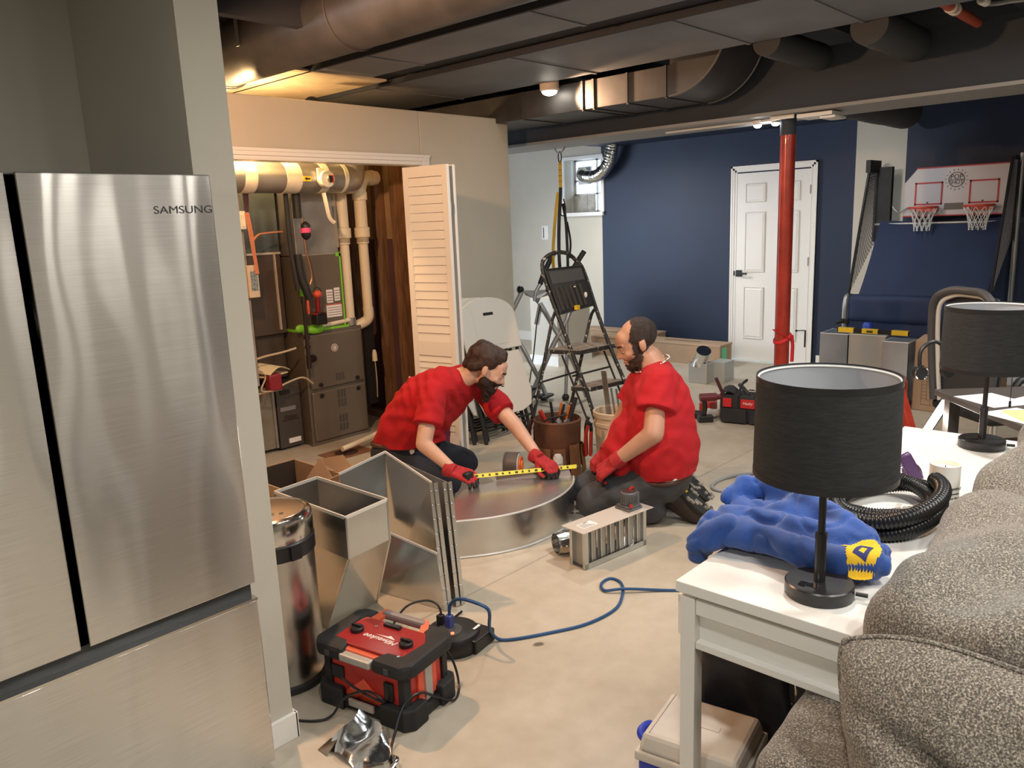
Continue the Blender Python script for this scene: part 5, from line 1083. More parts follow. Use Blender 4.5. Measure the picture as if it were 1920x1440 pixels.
# step ladder
sl_ = thing('step_ladder', 'paint-splattered black step ladder with a tool tray on top', 'ladder', (4.95, 3.85, 0))
lo = V((4.95, 3.85, 0)); lm = mat('splattered_black', (.5, .46, .4), .5, var=.1, vscale=38, col2=(.022, .022, .022), rvar=.1)
lm.node_tree.nodes['Color Ramp'].color_ramp.elements[0].position = .6; lm.node_tree.nodes['Color Ramp'].color_ramp.elements[1].position = .64
tan = mat('worn_step_tread', (.28, .22, .17), .7, var=.35, vscale=18)
def T(nm, pts, r, mt, root, o, k=0, n=10, **q): return obj(nm, M().tube([V(p)-o for p in pts], r, n, smooth=k), mt, root, **q)
T('top_loop_rail', [(4.89, 3.65, .02), (4.866, 3.745, .32), (4.845, 3.849, .589), (4.811, 4.014, 1.014), (4.8, 4.09, 1.25), (4.84, 4.085, 1.33), (4.93, 4.05, 1.365), (5.08, 4.06, 1.35), (5.155, 4.03, 1.29), (5.18, 3.97, 1.2), (5.197, 3.857, .877), (5.22, 3.741, .574), (5.252, 3.614, .265), (5.27, 3.56, .02)], .017, lm, sl_, lo, 5)
T('rear_leg', [(4.50, 4.07, .01), (4.60, 4.05, .12), (4.82, 4.02, .84), (4.85, 3.98, .88)], .0135, lm, sl_, lo, 3)
T('rear_leg', [(4.97, 4.05, .01), (5.0, 4.0, .1), (5.162, 3.963, .605), (5.24, 3.94, .85), (5.266, 3.9, .88)], .0135, lm, sl_, lo, 3)
T('front_strut', [(4.823, 3.668, .015), (4.82, 3.93, .56)], .0085, MATS['matt_black'], sl_, lo)
T('front_strut', [(5.23, 3.56, .015), (5.25, 3.83, .54)], .0085, MATS['matt_black'], sl_, lo)
T('rear_cross_bar', [(4.66, 4.045, .35), (5.09, 3.98, .38)], .008, MATS['matt_black'], sl_, lo)
T('rear_cross_bar', [(4.86, 3.86, .39), (5.22, 3.75, .42)], .008, MATS['matt_black'], sl_, lo)
for x, y in ((4.89, 3.65), (5.27, 3.56), (4.5, 4.07), (4.97, 4.05), (4.823, 3.668), (5.23, 3.56)): obj('rubber_foot', M().cyl((x-lo.x, y-lo.y, 0), (x-lo.x, y-lo.y, .035), .02, n=12), rubber, sl_)
for pts in ([(4.74, 3.99, .595), (4.87, 3.78, .585), (5.30, 3.74, .585), (5.13, 4.02, .595)], [(4.80, 3.83, .3), (4.89, 3.69, .295), (5.29, 3.63, .295), (5.18, 3.79, .3)]):
    st_ = obj('step', M().plate([V(p)-lo for p in pts], .035), lm, sl_, smooth=0, bevel=.004)
    obj('tread', M().plate([V(p)-lo+V((0, 0, .019)) for p in pts], .004), tan, st_, smooth=0)
tr = obj('tool_tray', M().plate([V(p)-lo for p in [(4.80, 4.07, 1.235), (5.09, 3.92, 1.25), (5.12, 3.83, .935), (4.83, 3.95, .885)]], .03), black, sl_, smooth=0, bevel=.008)
TC = [V(q)-lo for q in ((4.80, 4.07, 1.235), (5.09, 3.92, 1.25), (5.12, 3.83, .935), (4.83, 3.95, .885))]
tn = (TC[1]-TC[0]).cross(TC[3]-TC[0]).normalized()
if tn.dot(V((-.73, -.68, .2))) < 0: tn = -tn
def tq(u, v, h=.018): return TC[0].lerp(TC[1], u).lerp(TC[3].lerp(TC[2], u), v)+tn*h
obj('tray_label', M().plate([tq(.06, .06), tq(.94, .06), tq(.94, .34), tq(.06, .34)], .006), dkgrey, tr, smooth=0)
for k in range(6): obj('tray_rib', M().bar(tq(.12+.13*k, .42, .022), tq(.12+.13*k, .94, .022), .022, .018), mat('worn_black_rib', (.05, .05, .05), .45), tr, smooth=0)
obj('tray_edge', M().tube([tq(0, 0, .01), tq(1, 0, .01), tq(1, 1, .01), tq(0, 1, .01)], .01, 8, closed=True), black, tr)
obj('paint_splash', M().ell(tq(.82, .72, .03), (.014, .014, .024)), white, tr)
obj('paint_splash', M().ell(tq(.6, .48, .03), (.016, .008, .006)), white, tr)
obj('yellow_clip', M().box(-.0, .035, -.03, .0, 0, .035), yel, tr, smooth=0).location = V((4.93, 3.88, .915))-lo
# silver exercise machine behind the ladder
ex = thing('exercise_machine', 'silver tubular exercise stepper with black grips behind the ladder', 'exercise machine', (5.45, 4.65, 0))
eo = V((5.45, 4.65, 0)); sv = mat('silver_tube', (.36, .37, .38), .35, .6)
T('frame_tube', [(5.37, 4.83, .99), (5.25, 4.9, .75), (5.15, 4.95, .55)], .022, sv, ex, eo, 3)
T('frame_tube', [(5.18, 4.86, .66), (5.26, 4.83, .6), (5.34, 4.63, .2), (5.36, 4.56, .02)], .022, sv, ex, eo, 3)
T('frame_tube', [(5.465, 4.70, .88), (5.50, 4.6, .7), (5.58, 4.42, .35), (5.62, 4.3, .02)], .024, sv, ex, eo, 3)
T('frame_tube', [(5.72, 4.5, .95), (5.6, 4.5, .72), (5.45, 4.58, .45), (5.26, 4.68, .02)], .024, sv, ex, eo, 3)
T('frame_tube', [(5.6, 4.5, .74), (5.52, 4.45, .3), (5.47, 4.43, .03)], .017, sv, ex, eo)
T('grip', [(5.64, 4.65, 1.34), (5.56, 4.70, 1.18), (5.50, 4.72, 1.05)], .024, rubber, ex, eo, 3)
T('grip', [(5.82, 4.45, 1.33), (5.74, 4.5, 1.2), (5.69, 4.52, 1.1)], .024, rubber, ex, eo, 3)
T('handle_tube', [(5.50, 4.72, 1.05), (5.46, 4.74, .98), (5.44, 4.74, .9)], .017, sv, ex, eo, 3)
obj('bracket', M().plate([V(p)-eo for p in [(5.38, 4.82, 1.0), (5.56, 4.64, 1.0), (5.55, 4.65, .95), (5.48, 4.7, .93), (5.46, 4.72, .87), (5.43, 4.76, .93), (5.39, 4.81, .96)]], .02), sv, ex, smooth=0)
obj('end_cap', M().ell(V((5.36, 4.84, 1.01))-eo, .035), black, ex)
obj('backrest_pad', M().ell(V((5.6, 4.64, 1.0))-eo, (.1, .06, .045)), blackm, ex)
T('shock_absorber', [(5.462, 4.693, .86), (5.41, 4.70, .69)], .022, chrome, ex, eo)
T('shock_rod', [(5.41, 4.70, .69), (5.35, 4.69, .45), (5.27, 4.69, .16)], .006, dkgrey, ex, eo)
for p in ((5.25, 4.70, .12), (5.36, 4.6, .045)): obj('foot_pedal', M().ell(V(p)-eo, (.12, .08, .018)).cyl(V(p)-eo-V((0, 0, .04)), V(p)-eo, .03), black, ex)
obj('rubber_foot', M().ell(V((5.47, 4.43, .03))-eo, .035), black, ex)
# suspension trainer hanging from the beam
tx = thing('suspension_trainer', 'black and yellow suspension straps hooked to the dark beam', 'exercise strap', (5.6, 4.53, 2.27))
xo = V((5.6, 4.53, 2.27))
T('anchor_ring', [(5.6, 4.53+.055*math.cos(t), 2.25+.055*math.sin(t)) for t in [math.pi+math.pi*i/10 for i in range(11)]], .006, chrome, tx, xo)
T('carabiner', [(5.6, 4.53+.018*math.cos(t), 2.16+.045*math.sin(t)) for t in [2*math.pi*i/16 for i in range(17)]], .005, black, tx, xo)
T('yellow_strap', [(5.6, 4.53, 2.12), (5.6, 4.53, 1.95)], .03, yel, tx, xo, n=6, flat_=0) if 0 else None
def strap(nm, pts, w_, mt, k=5):
    b = M(); pts = cat([V(p)-xo for p in pts], k)
    for i in range(len(pts)-1): b.bar(pts[i], pts[i+1], w_, .004, (1, 0, 0))
    return obj(nm, b, mt, tx, smooth=0)
strap('yellow_strap', [(5.6, 4.53, 2.12), (5.6, 4.53, 1.9)], .036, yel)
strap('yellow_strap', [(5.6, 4.56, 1.86), (5.6, 4.59, 1.7), (5.6, 4.62, 1.5), (5.6, 4.64, 1.28), (5.6, 4.63, 1.1)], .034, yel)
strap('black_strap', [(5.6, 4.53, 1.9), (5.59, 4.53, 1.78), (5.59, 4.55, 1.6), (5.59, 4.56, 1.3), (5.6, 4.55, 1.05)], .036, blackm)
strap('black_strap', [(5.6, 4.51, 1.76), (5.6, 4.48, 1.6), (5.6, 4.47, 1.3), (5.6, 4.47, 1.05)], .03, blackm)
strap('black_strap', [(5.61, 4.475, 1.6), (5.61, 4.44, 1.42), (5.61, 4.46, 1.28)], .02, blackm)
T('handle_loop', [(5.6, 4.525, 1.82), (5.6, 4.545, 1.72), (5.6, 4.53, 1.66), (5.6, 4.495, 1.66), (5.6, 4.48, 1.72), (5.6, 4.5, 1.8)], .006, black, tx, xo, 4)
b = M()
for z in (2.1, 2.05, 2.0, 1.95): b.box(-.004, -.0025, -.019, .019, z-2.27, z-2.267)
obj('strap_stitching', b, black, tx, smooth=0)
# stacked folding chairs leaning by the closet wall
wp = mat('white_chair_plastic', (.72, .70, .64), .4)
def make_fold(lb):
    t = thing('folding_chair', lb, 'folding chair', (0, 0, 0), 0, 'white folding chairs leaning in a stack')
    prof = []
    for a in range(0, 13): q = math.pi*a/12; prof.append((.235*math.cos(q)*(1 if True else 1), .87+.13*math.sin(q)))
    poly = [(.235, .62)]+prof+[(-.235, .62)]
    mxz = X(((1, 0, 0, 0), (0, 0, -1, 0), (0, 1, 0, 0), (0, 0, 0, 1)))
    bk = obj('backrest', M().prism(poly, -.0, .018, mxz), wp, t, smooth=30, bevel=.005)
    obj('hand_slot', M().box(-.04, .045, -.022, -.0175, .87, .892), black, bk, smooth=0, bevel=.003)
    obj('moulded_panel', M().box(-.13, .13, -.021, -.016, .66, .95), wp, bk, smooth=0, bevel=.004)
    obj('seat', M().prism([(-.2, .60), (.2, .60), (.23, .3), (.2, .2), (.12, .17), (-.12, .17), (-.2, .2), (-.23, .3)], .0, .018, mxz), wp, t, smooth=30, bevel=.005)
    for s_ in (-1, 1):
        obj('leg', M().tube([(s_*.215, .02, .9), (s_*.215, .02, .3), (s_*.225, .02, .0)], .013, 10, smooth=2), blackm, t)
        obj('leg', M().tube([(s_*.17, .045, .62), (s_*.18, .045, .3), (s_*.185, .05, .02)], .012, 10, smooth=2), blackm, t)
    obj('cross_bar', M().cyl((-.215, .02, .13), (.215, .02, .13), .008), blackm, t)
    obj('cross_bar', M().cyl((-.18, .045, .09), (.18, .045, .09), .008), blackm, t)
    return t
lbs = ['front white folding chair of the leaning stack, its seat panel fully showing', 'second white folding chair from the front of the leaning stack', 'third white folding chair from the front of the leaning stack', 'rearmost white folding chair, nearest the closet wall']
f0 = make_fold(lbs[0])
for i in range(4):
    f = f0 if i == 0 else dup(f0, label=lbs[i])
    f.location = (4.27-.055*i, 3.97+.07*i, 0); f.rotation_euler = (R_(-16), 0, R_(-4)); f.scale = (1.2, 1, 1.1)
# tool bucket
ob = thing('tool_bucket', 'brown canvas tool bucket with outer pockets, filled with hand tools', 'bucket', (3.81, 3.16, 0))
brn = mat('brown_duck_canvas', (.115, .045, .022), .75, var=.25, vscale=9, bump=.1, bscale=90)
obj('bucket_wall', M().lathe([(.0, .01), (.135, .01), (.14, .03), (.152, .33), (.156, .36), (.148, .37), (.146, .34), (.13, .06), (0, .06)], 36, cap=False), brn, ob)
for k, (a, w_, z0, z1, r_) in enumerate(((-2.75, .5, .02, .2, .165), (-2.05, .55, .02, .22, .17), (-1.35, .5, .02, .2, .168), (-.7, .5, .02, .19, .168), (.1, .5, .02, .2, .165), (2.9, .5, .02, .2, .165))):
    ang = a+.35
    obj('pocket', M().grid(lambda u, v: V(((r_-.015*v+.012*math.sin(u*3.14))*math.cos(ang+w_*(u-.5)), (r_-.015*v+.012*math.sin(u*3.14))*math.sin(ang+w_*(u-.5)), z0+(z1-z0)*v)), 9, 5), mat('tan_leather', (.17, .075, .03), .5, var=.3, vscale=8), ob, solid=.006)
T('carry_handle', [(3.66, 3.2, .34), (3.7, 3.13, .39), (3.78, 3.05, .41)], .006, blackm, ob, V((3.81, 3.16, 0)), 4)
random.seed(11)
tools = (('screwdriver', (-.07, .03), .015, redp, 'red handled screwdriver at the left of the brown tool bucket', .43, (-.3, .2)), ('hammer_handle', (.07, -.04), .014, blackm, 'thick black handle leaning out of the tool bucket to the right', .49, (.35, -.25)),
         ('pliers', (.0, .03), .009, blackm, 'black handled pliers standing in the tool bucket', .47, (-.1, .1)), ('pliers', (.03, .01), .008, mat('orange_grip', (.6, .14, .02), .4), 'orange handled pliers standing in the tool bucket', .46, (.1, -.1)),
         ('tin_snips', (-.02, -.03), .022, grey, 'round grey steel tool head inside the tool bucket', .35, (0, .1)), ('tin_snips', (.02, -.06), .022, grey, 'second grey steel tool head beside the first in the bucket', .345, (0, -.1)))
for nm, (x, y), r_, mt, lb, zt, (lx, ly) in tools:
    b = M().tube([(3.81+x-lx*.1, 3.16+y-ly*.1, .2), (3.81+x, 3.16+y, .33), (3.81+x+lx*.12, 3.16+y+ly*.12, zt)], r_, 10, smooth=3)
    if nm == 'pliers': b.tube([(3.84+x, 3.13+y, .33), (3.86+x, 3.11+y, zt-.02)], r_, 8)
    tag(obj(nm, b, mt), lb, 'tool')
for k, (a, c, mt, lb) in enumerate(((-.35, .27, blackm, 'black handled tool in the right outer pocket of the tool bucket'), (-.55, .25, redp, 'red handled pliers in the right outer pocket of the tool bucket'), (-.15, .29, blackm, 'long black tool at the far right pocket of the tool bucket'), (2.7, .28, mat('dark_maroon', (.08, .02, .025), .4), 'dark red tool in the left outer pocket of the tool bucket'))):
    x, y = 3.81+.185*math.cos(a-.6), 3.16+.185*math.sin(a-.6)
    tag(obj('pocket_tool', M().tube([(x, y, .12), (x, y, c), (x+.02, y-.01, c+.07)], .011, 8, smooth=3).tube([(x+.02, y-.02, .12), (x+.025, y-.025, c+.03)], .01, 8), mt), lb, 'tool')
sc_ = thing('spray_can', 'white and black spray can tucked in front of the brown tool bucket', 'spray can', (3.655, 3.035, 0))
obj('can_body', M().lathe([(0, 0), (.03, 0), (.031, .006), (.031, .16), (.02, .18), (0, .18)], 24), mat('can_white', (.6, .6, .58), .4, var=.1), sc_)
obj('can_print', M().lathe([(.0318, .03), (.0318, .08)], 24, cap=False).lathe([(.0318, .12), (.0318, .125)], 24, cap=False), mat('can_black_print', (.03, .03, .03), .5, var=.9, vscale=50, col2=(.5, .5, .5)), sc_)
wb = thing('plastic_bucket', 'dirty cream plastic bucket holding metal strips beside the kneeling bald man', 'bucket', (4.26, 3.02, 0))
crm = mat('grubby_cream_plastic', (.62, .49, .36), .5, var=.12, vscale=6)
obj('bucket_wall', M().lathe([(0, .005), (.125, .005), (.13, .01), (.142, .25), (.15, .252), (.151, .275), (.143, .278), (.144, .31), (.152, .312), (.153, .345), (.145, .35), (.139, .345), (.125, .03), (0, .03)], 40, cap=False), crm, wb)
for i, (x, y, zt, w_, lb) in enumerate(((-.06, .05, .62, .04, 'widest bent metal strip standing in the cream bucket'), (-.02, .02, .5, .014, 'thin metal strip left of centre in the cream bucket'), (.01, .0, .49, .014, 'thin metal strip in the middle of the cream bucket'), (.04, -.02, .5, .012, 'rightmost thin metal strip in the cream bucket'))):
    tag(obj('metal_strip', M().bar((4.26+x+.05, 3.02+y-.04, .04), (4.26+x, 3.02+y, zt), w_, .006), galv, smooth=0), lb, 'metal strip')
rl_ = thing('tape_reel', 'dark grey reel with an orange hub standing before the tool bucket', 'reel', (3.56, 3.32, .085), 0)
ax = V((.45, -.8, .0)).normalized()
obj('reel_body', M().cyl(-ax*.06, ax*.03, .083, n=40), mat('brown_grey_reel', (.10, .085, .08), .5), rl_)
obj('pale_side', M().cyl(ax*.03, ax*.036, .078, n=40), mat('pale_side_disc', (.6, .6, .56), .5), rl_)
obj('orange_ring', M().cyl(ax*.036, ax*.048, .056, n=32), mat('orange_hub', (.8, .13, .02), .4), rl_)
obj('hub_core', M().cyl(ax*.046, ax*.055, .03, n=24), mat('light_orange_hub', (.95, .3, .08), .4), rl_)
obj('foot', M().box(-.08, .08, -.05, .05, -.085, -.07), black, rl_, smooth=0)
pb = thing('paint_bucket', 'purple labelled white paint bucket behind the bearded man by the louvered door', 'bucket', (3.58, 4.06, 0))
obj('bucket_wall', M().lathe([(0, .002), (.125, .002), (.14, .34), (.148, .345), (.148, .37), (0, .372)], 36), mat('bucket_white', (.65, .62, .58), .45), pb)
obj('purple_label', M().lathe([(.127, .03), (.1375, .26)], 36, cap=False), mat('plum_label', (.12, .012, .06), .5), pb)
# tape measure strip
tm = thing('tape_measure', 'yellow steel tape measure stretched between the bearded man hands', 'tape measure', (3.1, 2.85, .25))
to = V((3.1, 2.85, .25)); a, c = V((2.86, 2.985, .262)), V((3.375, 2.665, .245))
obj('tape_blade', M().bar(a-to, c-to, .022, .0012, (-.73, -.68, .45)), mat('tape_yellow', (.8, .72, .04), .4), tm, smooth=0)
b = M()
dv = (c-a)
for k in range(15):
    p = a+dv*((k+.4)/16)-to; p = p+V((-.73, -.68, .45)).normalized()*.001; b.bar(p, p+dv.normalized()*(.010 if k % 3 else .016), .011, .003, (-.73, -.68, .45))
obj('tape_marks', b, black, tm, smooth=0)
obj('end_hook', M().box(-.006, .006, -.012, .012, -.012, .004), chrome, tm, smooth=0).location = c-to
obj('case', M().box(-.03, .03, -.018, .018, -.03, .03), black, tm, bevel=.01).location = V((2.835, 2.995, .262))-to
# ================================================================ PEOPLE
skin = mat('skin', (.50, .27, .18), .5, var=.08, vscale=9)
skinp = mat('paler_skin', (.60, .37, .27), .5, var=.08, vscale=9)
tee = mat('red_cotton', (.44, .006, .012), .9, var=.08, vscale=5, bump=.08, bscale=180)
denim = mat('navy_denim', (.017, .022, .036), .85, var=.25, vscale=7, bump=.1, bscale=150)
denimg = mat('faded_grey_denim', (.052, .055, .062), .85, var=.3, vscale=6, bump=.1, bscale=150)
hairb = mat('brown_hair', (.03, .011, .006), .55, var=.5, vscale=40, bump=.5, bscale=120)
hairk = mat('dark_cropped_hair', (.03, .02, .016), .8, var=.4, vscale=60, bump=.4, bscale=200)
beardm = mat('dark_beard', (.022, .01, .007), .75, var=.5, vscale=60, bump=.5, bscale=150)
glover = mat('red_knit_glove', (.40, .02, .025), .8, var=.2, vscale=60, bump=.15, bscale=150)
glovek = mat('black_palm_coating', (.01, .01, .011), .5)
eyew = mat('eye_white', (.6, .55, .5), .3); eyed = mat('dark_iris', (.02, .012, .01), .2)
lipm = mat('lips', (.38, .14, .1), .5)
def headblob(b, Mh, k=1.0):
    def C(a, c, r, r2=None): caps(b, Mh @ V(a), Mh @ V(c), r*k, (r2 if r2 else r)*k, 12)
    def E(c, r): b.ell((0, 0, 0), r, Mh @ X.Translation(c) , 16, 12)
    E((0, -.018, .045), (.076, .098, .086)); E((0, .028, -.01), (.066, .072, .095)); E((0, .03, -.07), (.052, .058, .045))
    E((0, .06, .05), (.058, .042, .05))
    C((0, .098, .012), (0, .12, -.026), .010, .013)
    for s in (-1, 1):
        C((s*.012, .105, -.03), (s*.014, .1, -.03), .010); C((s*.046, .083, .03), (s*.012, .1, .03), .010, .011)
        C((s*.04, .07, -.022), (s*.03, .085, -.035), .023, .018); C((s*.055, .02, -.06), (s*.03, .07, -.09), .022, .02)
        E((s*.03, .089, .0105), (.015, .0125, .0095))
        b.ell((0, 0, 0), (.011, .021, .033), Mh @ X.Translation((s*.083, -.008, -.003)) @ X.Rotation(.25, 4, 'X'), 12, 10)
        C((s*.084, -.014, .018), (s*.086, .006, .012), .006); C((s*.082, -.0, -.028), (s*.08, .006, -.03), .006)
    C((-.014, .099, -.056), (.014, .099, -.056), .007); C((-.013, .097, -.067), (.013, .097, -.067), .008)
    C((-.01, .083, -.095), (.01, .083, -.095), .019)
def shell(nm, src, pred, off, mt, parent, nz=0, fr=60):
    me = src.data; bm = bmesh.new(); bm.from_mesh(me)
    bm.normal_update(); ns = [v.normal.copy() for v in bm.verts]; keep = [pred(v.co) for v in bm.verts]
    for v in bm.verts:
        o_ = off(v.co) if callable(off) else off
        v.co += ns[v.index]*(o_*(1+nz*noise.noise(v.co*fr)))
    dead = [f for f in bm.faces if not all(keep[v.index] for v in f.verts)]
    bmesh.ops.delete(bm, geom=dead, context='FACES'); bmesh.ops.delete(bm, geom=[v for v in bm.verts if not v.link_faces], context='VERTS')
    m2 = bpy.data.meshes.new(nm); bm.to_mesh(m2); bm.free(); m2.materials.clear(); m2.materials.append(mt)
    m2.polygons.foreach_set('material_index', [0]*len(m2.polygons))
    m2.polygons.foreach_set('use_smooth', [True]*len(m2.polygons))
    o = bpy.data.objects.new(nm, m2); COL.objects.link(o); o.parent = parent; return o
def hand(root, ro, wrist, tip, up, curl, side, nm='glove', spread=.1, k=1.0):
    wrist = V(wrist); y = (V(tip)-wrist).normalized(); z = V(up); z = (z-y*z.dot(y)).normalized(); x = y.cross(z)
    m = X((x, y, z)).transposed().to_4x4(); m.translation = wrist-ro; m = m @ X.Scale(k, 4)
    b = M(); q = lambda p: m @ V(p)
    caps(b, q((0, -.055, 0)), q((0, .0, 0)), .040*k, .036*k, flat=True)
    for i, xx in enumerate((-.031, -.011, .011, .031)): caps(b, q((xx*.75, .0, 0)), q((xx, .082-.006*abs(i-1.3), 0)), .0165*k, .0135*k)
    L = (.068, .08, .076, .058) if side > 0 else (.058, .076, .08, .068)
    for i, xx in enumerate((-.031, -.011, .011, .031)):
        p = V((xx, .082-.006*abs(i-1.3), 0)); a = 0; r = .0115
        for j, f in enumerate((.46, .3, .24)):
            a += (curl[i] if hasattr(curl, '__len__') else curl)*(1, 1.1, .8)[j]
            n_ = p+V((spread*(xx/.03)*.3*L[i]*f, math.cos(a)*L[i]*f, -math.sin(a)*L[i]*f)); caps(b, q(p), q(n_), r*k, (r-.001)*k); p = n_; r -= .001
    s = -1 if side > 0 else 1
    t = [V((s*.026, .012, -.008)), V((s*.05, .042, -.022)), V((s*.052, .066, -.038)), V((s*.042, .085, -.046))]
    for i in range(3): caps(b, q(t[i]), q(t[i+1]), (.016, .0125, .0115)[i]*k, (.0125, .0115, .01)[i]*k)
    zz = (m.to_3x3() @ V((0, 0, 1))).normalized()
    mi = m.inverted()
    def post(me):
        me.polygons.foreach_set('material_index', [1 if (p.normal.dot(zz) < .0 and (mi @ p.center).y > -.01) or ((mi @ p.center).y > .09 and p.normal.dot(zz) < .5) else 0 for p in me.polygons])
    return bake(nm, b, [glover, glovek], root, .0045, 3, post=post)
def wrinkle(k, amp, dirs):
    def f(p, n):
        s = amp*.9*N3(p, 7, k)+amp*.5*N3(p, 16, k+3)
        for d, fr, a, c, r_ in dirs:
            w_ = math.exp(-((p-c).length/r_)**2); s += a*w_*math.sin(p.dot(d)*fr+3*N3(p, 5, k))
        return s
    return f
def torso(b, levels, lat, o):
    for i in range(len(levels)-1):
        (c0, r0, w0), (c1, r1, w1) = levels[i], levels[i+1]
        n_ = 5
        for j in range(n_+1):
            t = j/n_; c = V(c0).lerp(V(c1), t)-o; r = r0+(r1-r0)*t; w_ = w0+(w1-w0)*t
            caps(b, c-lat*w_, c+lat*w_, r, r, 18)
def limb(b, pts, rs, o, flat=False):
    for i in range(len(pts)-1): caps(b, V(pts[i])-o, V(pts[i+1])-o, rs[i], rs[i+1], 16, flat)
def hem(o, c, n):   # flatten everything below the hem plane
    c = V(c); n = V(n).normalized()
    for v in o.data.vertices:
        d = (v.co-c).dot(n)
        if d < 0: v.co -= n*d*.97
def eyes(root, Mh):
    for s in (-1, 1):
        e = obj('eye', M().ell((0, 0, 0), .0105, Mh @ X.Translation((s*.03, .0875, .0025)), 14, 10), eyew, root, smooth=180)
        obj('iris', M().ell((0, 0, 0), (.005, .003, .005), Mh @ X.Translation((s*.03, .0965, -.002)), 10, 8), eyed, e, smooth=180)
# ---------- bearded man leaning over the tape
m1 = thing('person', 'bearded long-haired man in a red T-shirt kneeling and measuring with a yellow tape', 'person', (3.0, 3.5, 0))
o = V((3.0, 3.5, 0)); lat = V((.97, .2, -.1)).normalized()
fdir = V((.62, -.80, -.62)).normalized(); upd = V((.42, -.42, .82)); xr = fdir.cross(upd).normalized(); upd = xr.cross(fdir)
Mh = X((xr, fdir, upd)).transposed().to_4x4(); Mh.translation = V((3.235, 3.205, .775))-o; Mi = Mh.inverted()
tor = [((2.975, 3.70, .30), .145, .06), ((3.0, 3.62, .44), .165, .07), ((3.065, 3.50, .60), .155, .10), ((3.12, 3.39, .69), .11, .12)]
b = M(); torso(b, [(c, r*.8, w_) for c, r, w_ in tor], lat, o)
limb(b, [(3.12, 3.38, .70), (3.18, 3.30, .745)], [.07, .062], o); headblob(b, Mh)
AN = [(2.905, 3.33, .675), (2.768, 3.27, .42), (2.815, 3.075, .285)]; AF = [(3.36, 3.36, .60), (3.33, 3.08, .425), (3.25, 2.83, .288)]
for A in (AN, AF): limb(b, [A[0], A[1], V(A[1]).lerp(V(A[2]), .86)], [.055, .046, .031], o)
LN = [(2.86, 3.69, .25), (3.05, 3.41, .10), (2.88, 3.72, .07), (2.83, 3.82, .05)]; LF = [(3.09, 3.78, .24), (3.33, 3.55, .12), (3.14, 3.85, .08), (3.1, 3.95, .05)]
for A in (LN, LF): limb(b, A[:3], [.08, .06, .04], o)
b1 = bake('body', b, skinp, m1, .007, 5)
b = M(); torso(b, tor, lat, o)
c1 = V((2.9, 3.45, .55))-o
for A, r in ((AN, (.078, .088)), (AF, (.075, .082))):
    a = V(A[0]); e = a.lerp(V(A[1]), .62); caps(b, a-o, a-o, r[0]); b.cyl(a-o, e-o, r[0], r[1], 20)
limb(b, [(2.945, 3.72, .28), (3.08, 3.62, .33)], [.14, .14], o)
ts1 = bake('t_shirt', b, tee, m1, .008, 4, wrinkle(1, .014, ((V((.7, .3, 1)), 65, .009, V((.0, .0, .5)), .25), (V((1, -1, .4)), 75, .010, V((-.05, -.1, .62)), .16))))
hem(ts1, V((2.97, 3.70, .325))-o, (0, 0, 1))
b = M()
for A in (LN, LF): limb(b, A[:3], [.125, .09, .075], o)
torso(b, [((2.955, 3.735, .24), .135, .06), ((2.975, 3.70, .30), .142, .06)], lat, o)
bake('trousers', b, denim, m1, .009, 4, wrinkle(5, .012, ()))
T('belt', [V((2.975, 3.70, .305))+V((.205*math.cos(t)*1.0, .165*math.sin(t), -.03*math.cos(t))) for t in [i*2*math.pi/30 for i in range(31)]], .014, mat('brown_belt', (.06, .025, .018), .5), m1, o, n=8)
obj('pocket_tool', M().box(-.015, .015, -.01, .01, -.035, .03, X.Translation(V((2.90, 3.54, .285))-o)), white, m1, bevel=.006)
for A in (LN, LF): limb(bb_ := M(), [A[3], (A[3][0]-.08, A[3][1]+.12, .05)], [.05, .042], o); bake('boot', bb_, MATS['dark_brown_duct'], m1, .01, 3)
shell('beard', b1, lambda p: (lambda q: q.y > -.012 and q.z < -.03 and q.z > -.14 and abs(q.x) < .085 and not (q.y > .088 and q.z > -.072 and abs(q.x) < .022 and q.z < -.05) and q.y+.55*q.z*-1 > .02)(Mi @ p), .008, beardm, m1, .7, 120)
b = M()
for q0, q1, r0, r1 in (((0, .06, -.095), (0, .075, -.16), .042, .024), ((-.04, .03, -.07), (-.02, .06, -.12), .03, .028), ((.04, .03, -.07), (.02, .06, -.12), .03, .028), ((-.02, .097, -.047), (.02, .097, -.047), .008, .008)):
    caps(b, Mh @ V(q0), Mh @ V(q1), r0, r1)
bake('long_beard', b, beardm, m1, .006, 2, lambda p, n: .006*N3(p, 60))
b = M()
b.ell((0, 0, 0), (.084, .106, .084), Mh @ X.Translation((0, -.03, .058)), 20, 14)
for q0, q1, r0, r1 in (((0, .03, .12), (0, -.09, .10), .035, .045), ((0, -.10, .06), (0, -.12, -.03), .055, .03), ((.03, .045, .105), (-.03, .045, .105), .026, .026), ((-.06, .0, .05), (-.05, -.09, -.02), .03, .03), ((.06, .0, .05), (.05, -.09, -.02), .03, .03)):
    caps(b, Mh @ V(q0), Mh @ V(q1), r0, r1)
bake('hair', b, hairb, m1, .007, 3, lambda p, n: .0035*math.sin((Mi @ p).x*190+6*N3(p, 8))+.003*N3(p, 40))
for s in (-1, 1): obj('eyebrow', M().tube([Mh @ V((s*.012, .106, .028)), Mh @ V((s*.03, .104, .034)), Mh @ V((s*.05, .088, .03))], .005, 6, smooth=3), beardm, m1)
eyes(m1, Mh)
obj('lips', M().ell((0, 0, 0), (.018, .005, .006), Mh @ X.Translation((0, .103, -.062)), 12, 8), lipm, m1, smooth=180)
sl0 = text('shirt_lettering', '& CO.', .042, white, m1, frame(V((2.93, 3.50, .79))-o, (.6, -.62, .5), (-.62, -.1, .78)), ext=.0)
from mathutils.bvhtree import BVHTree
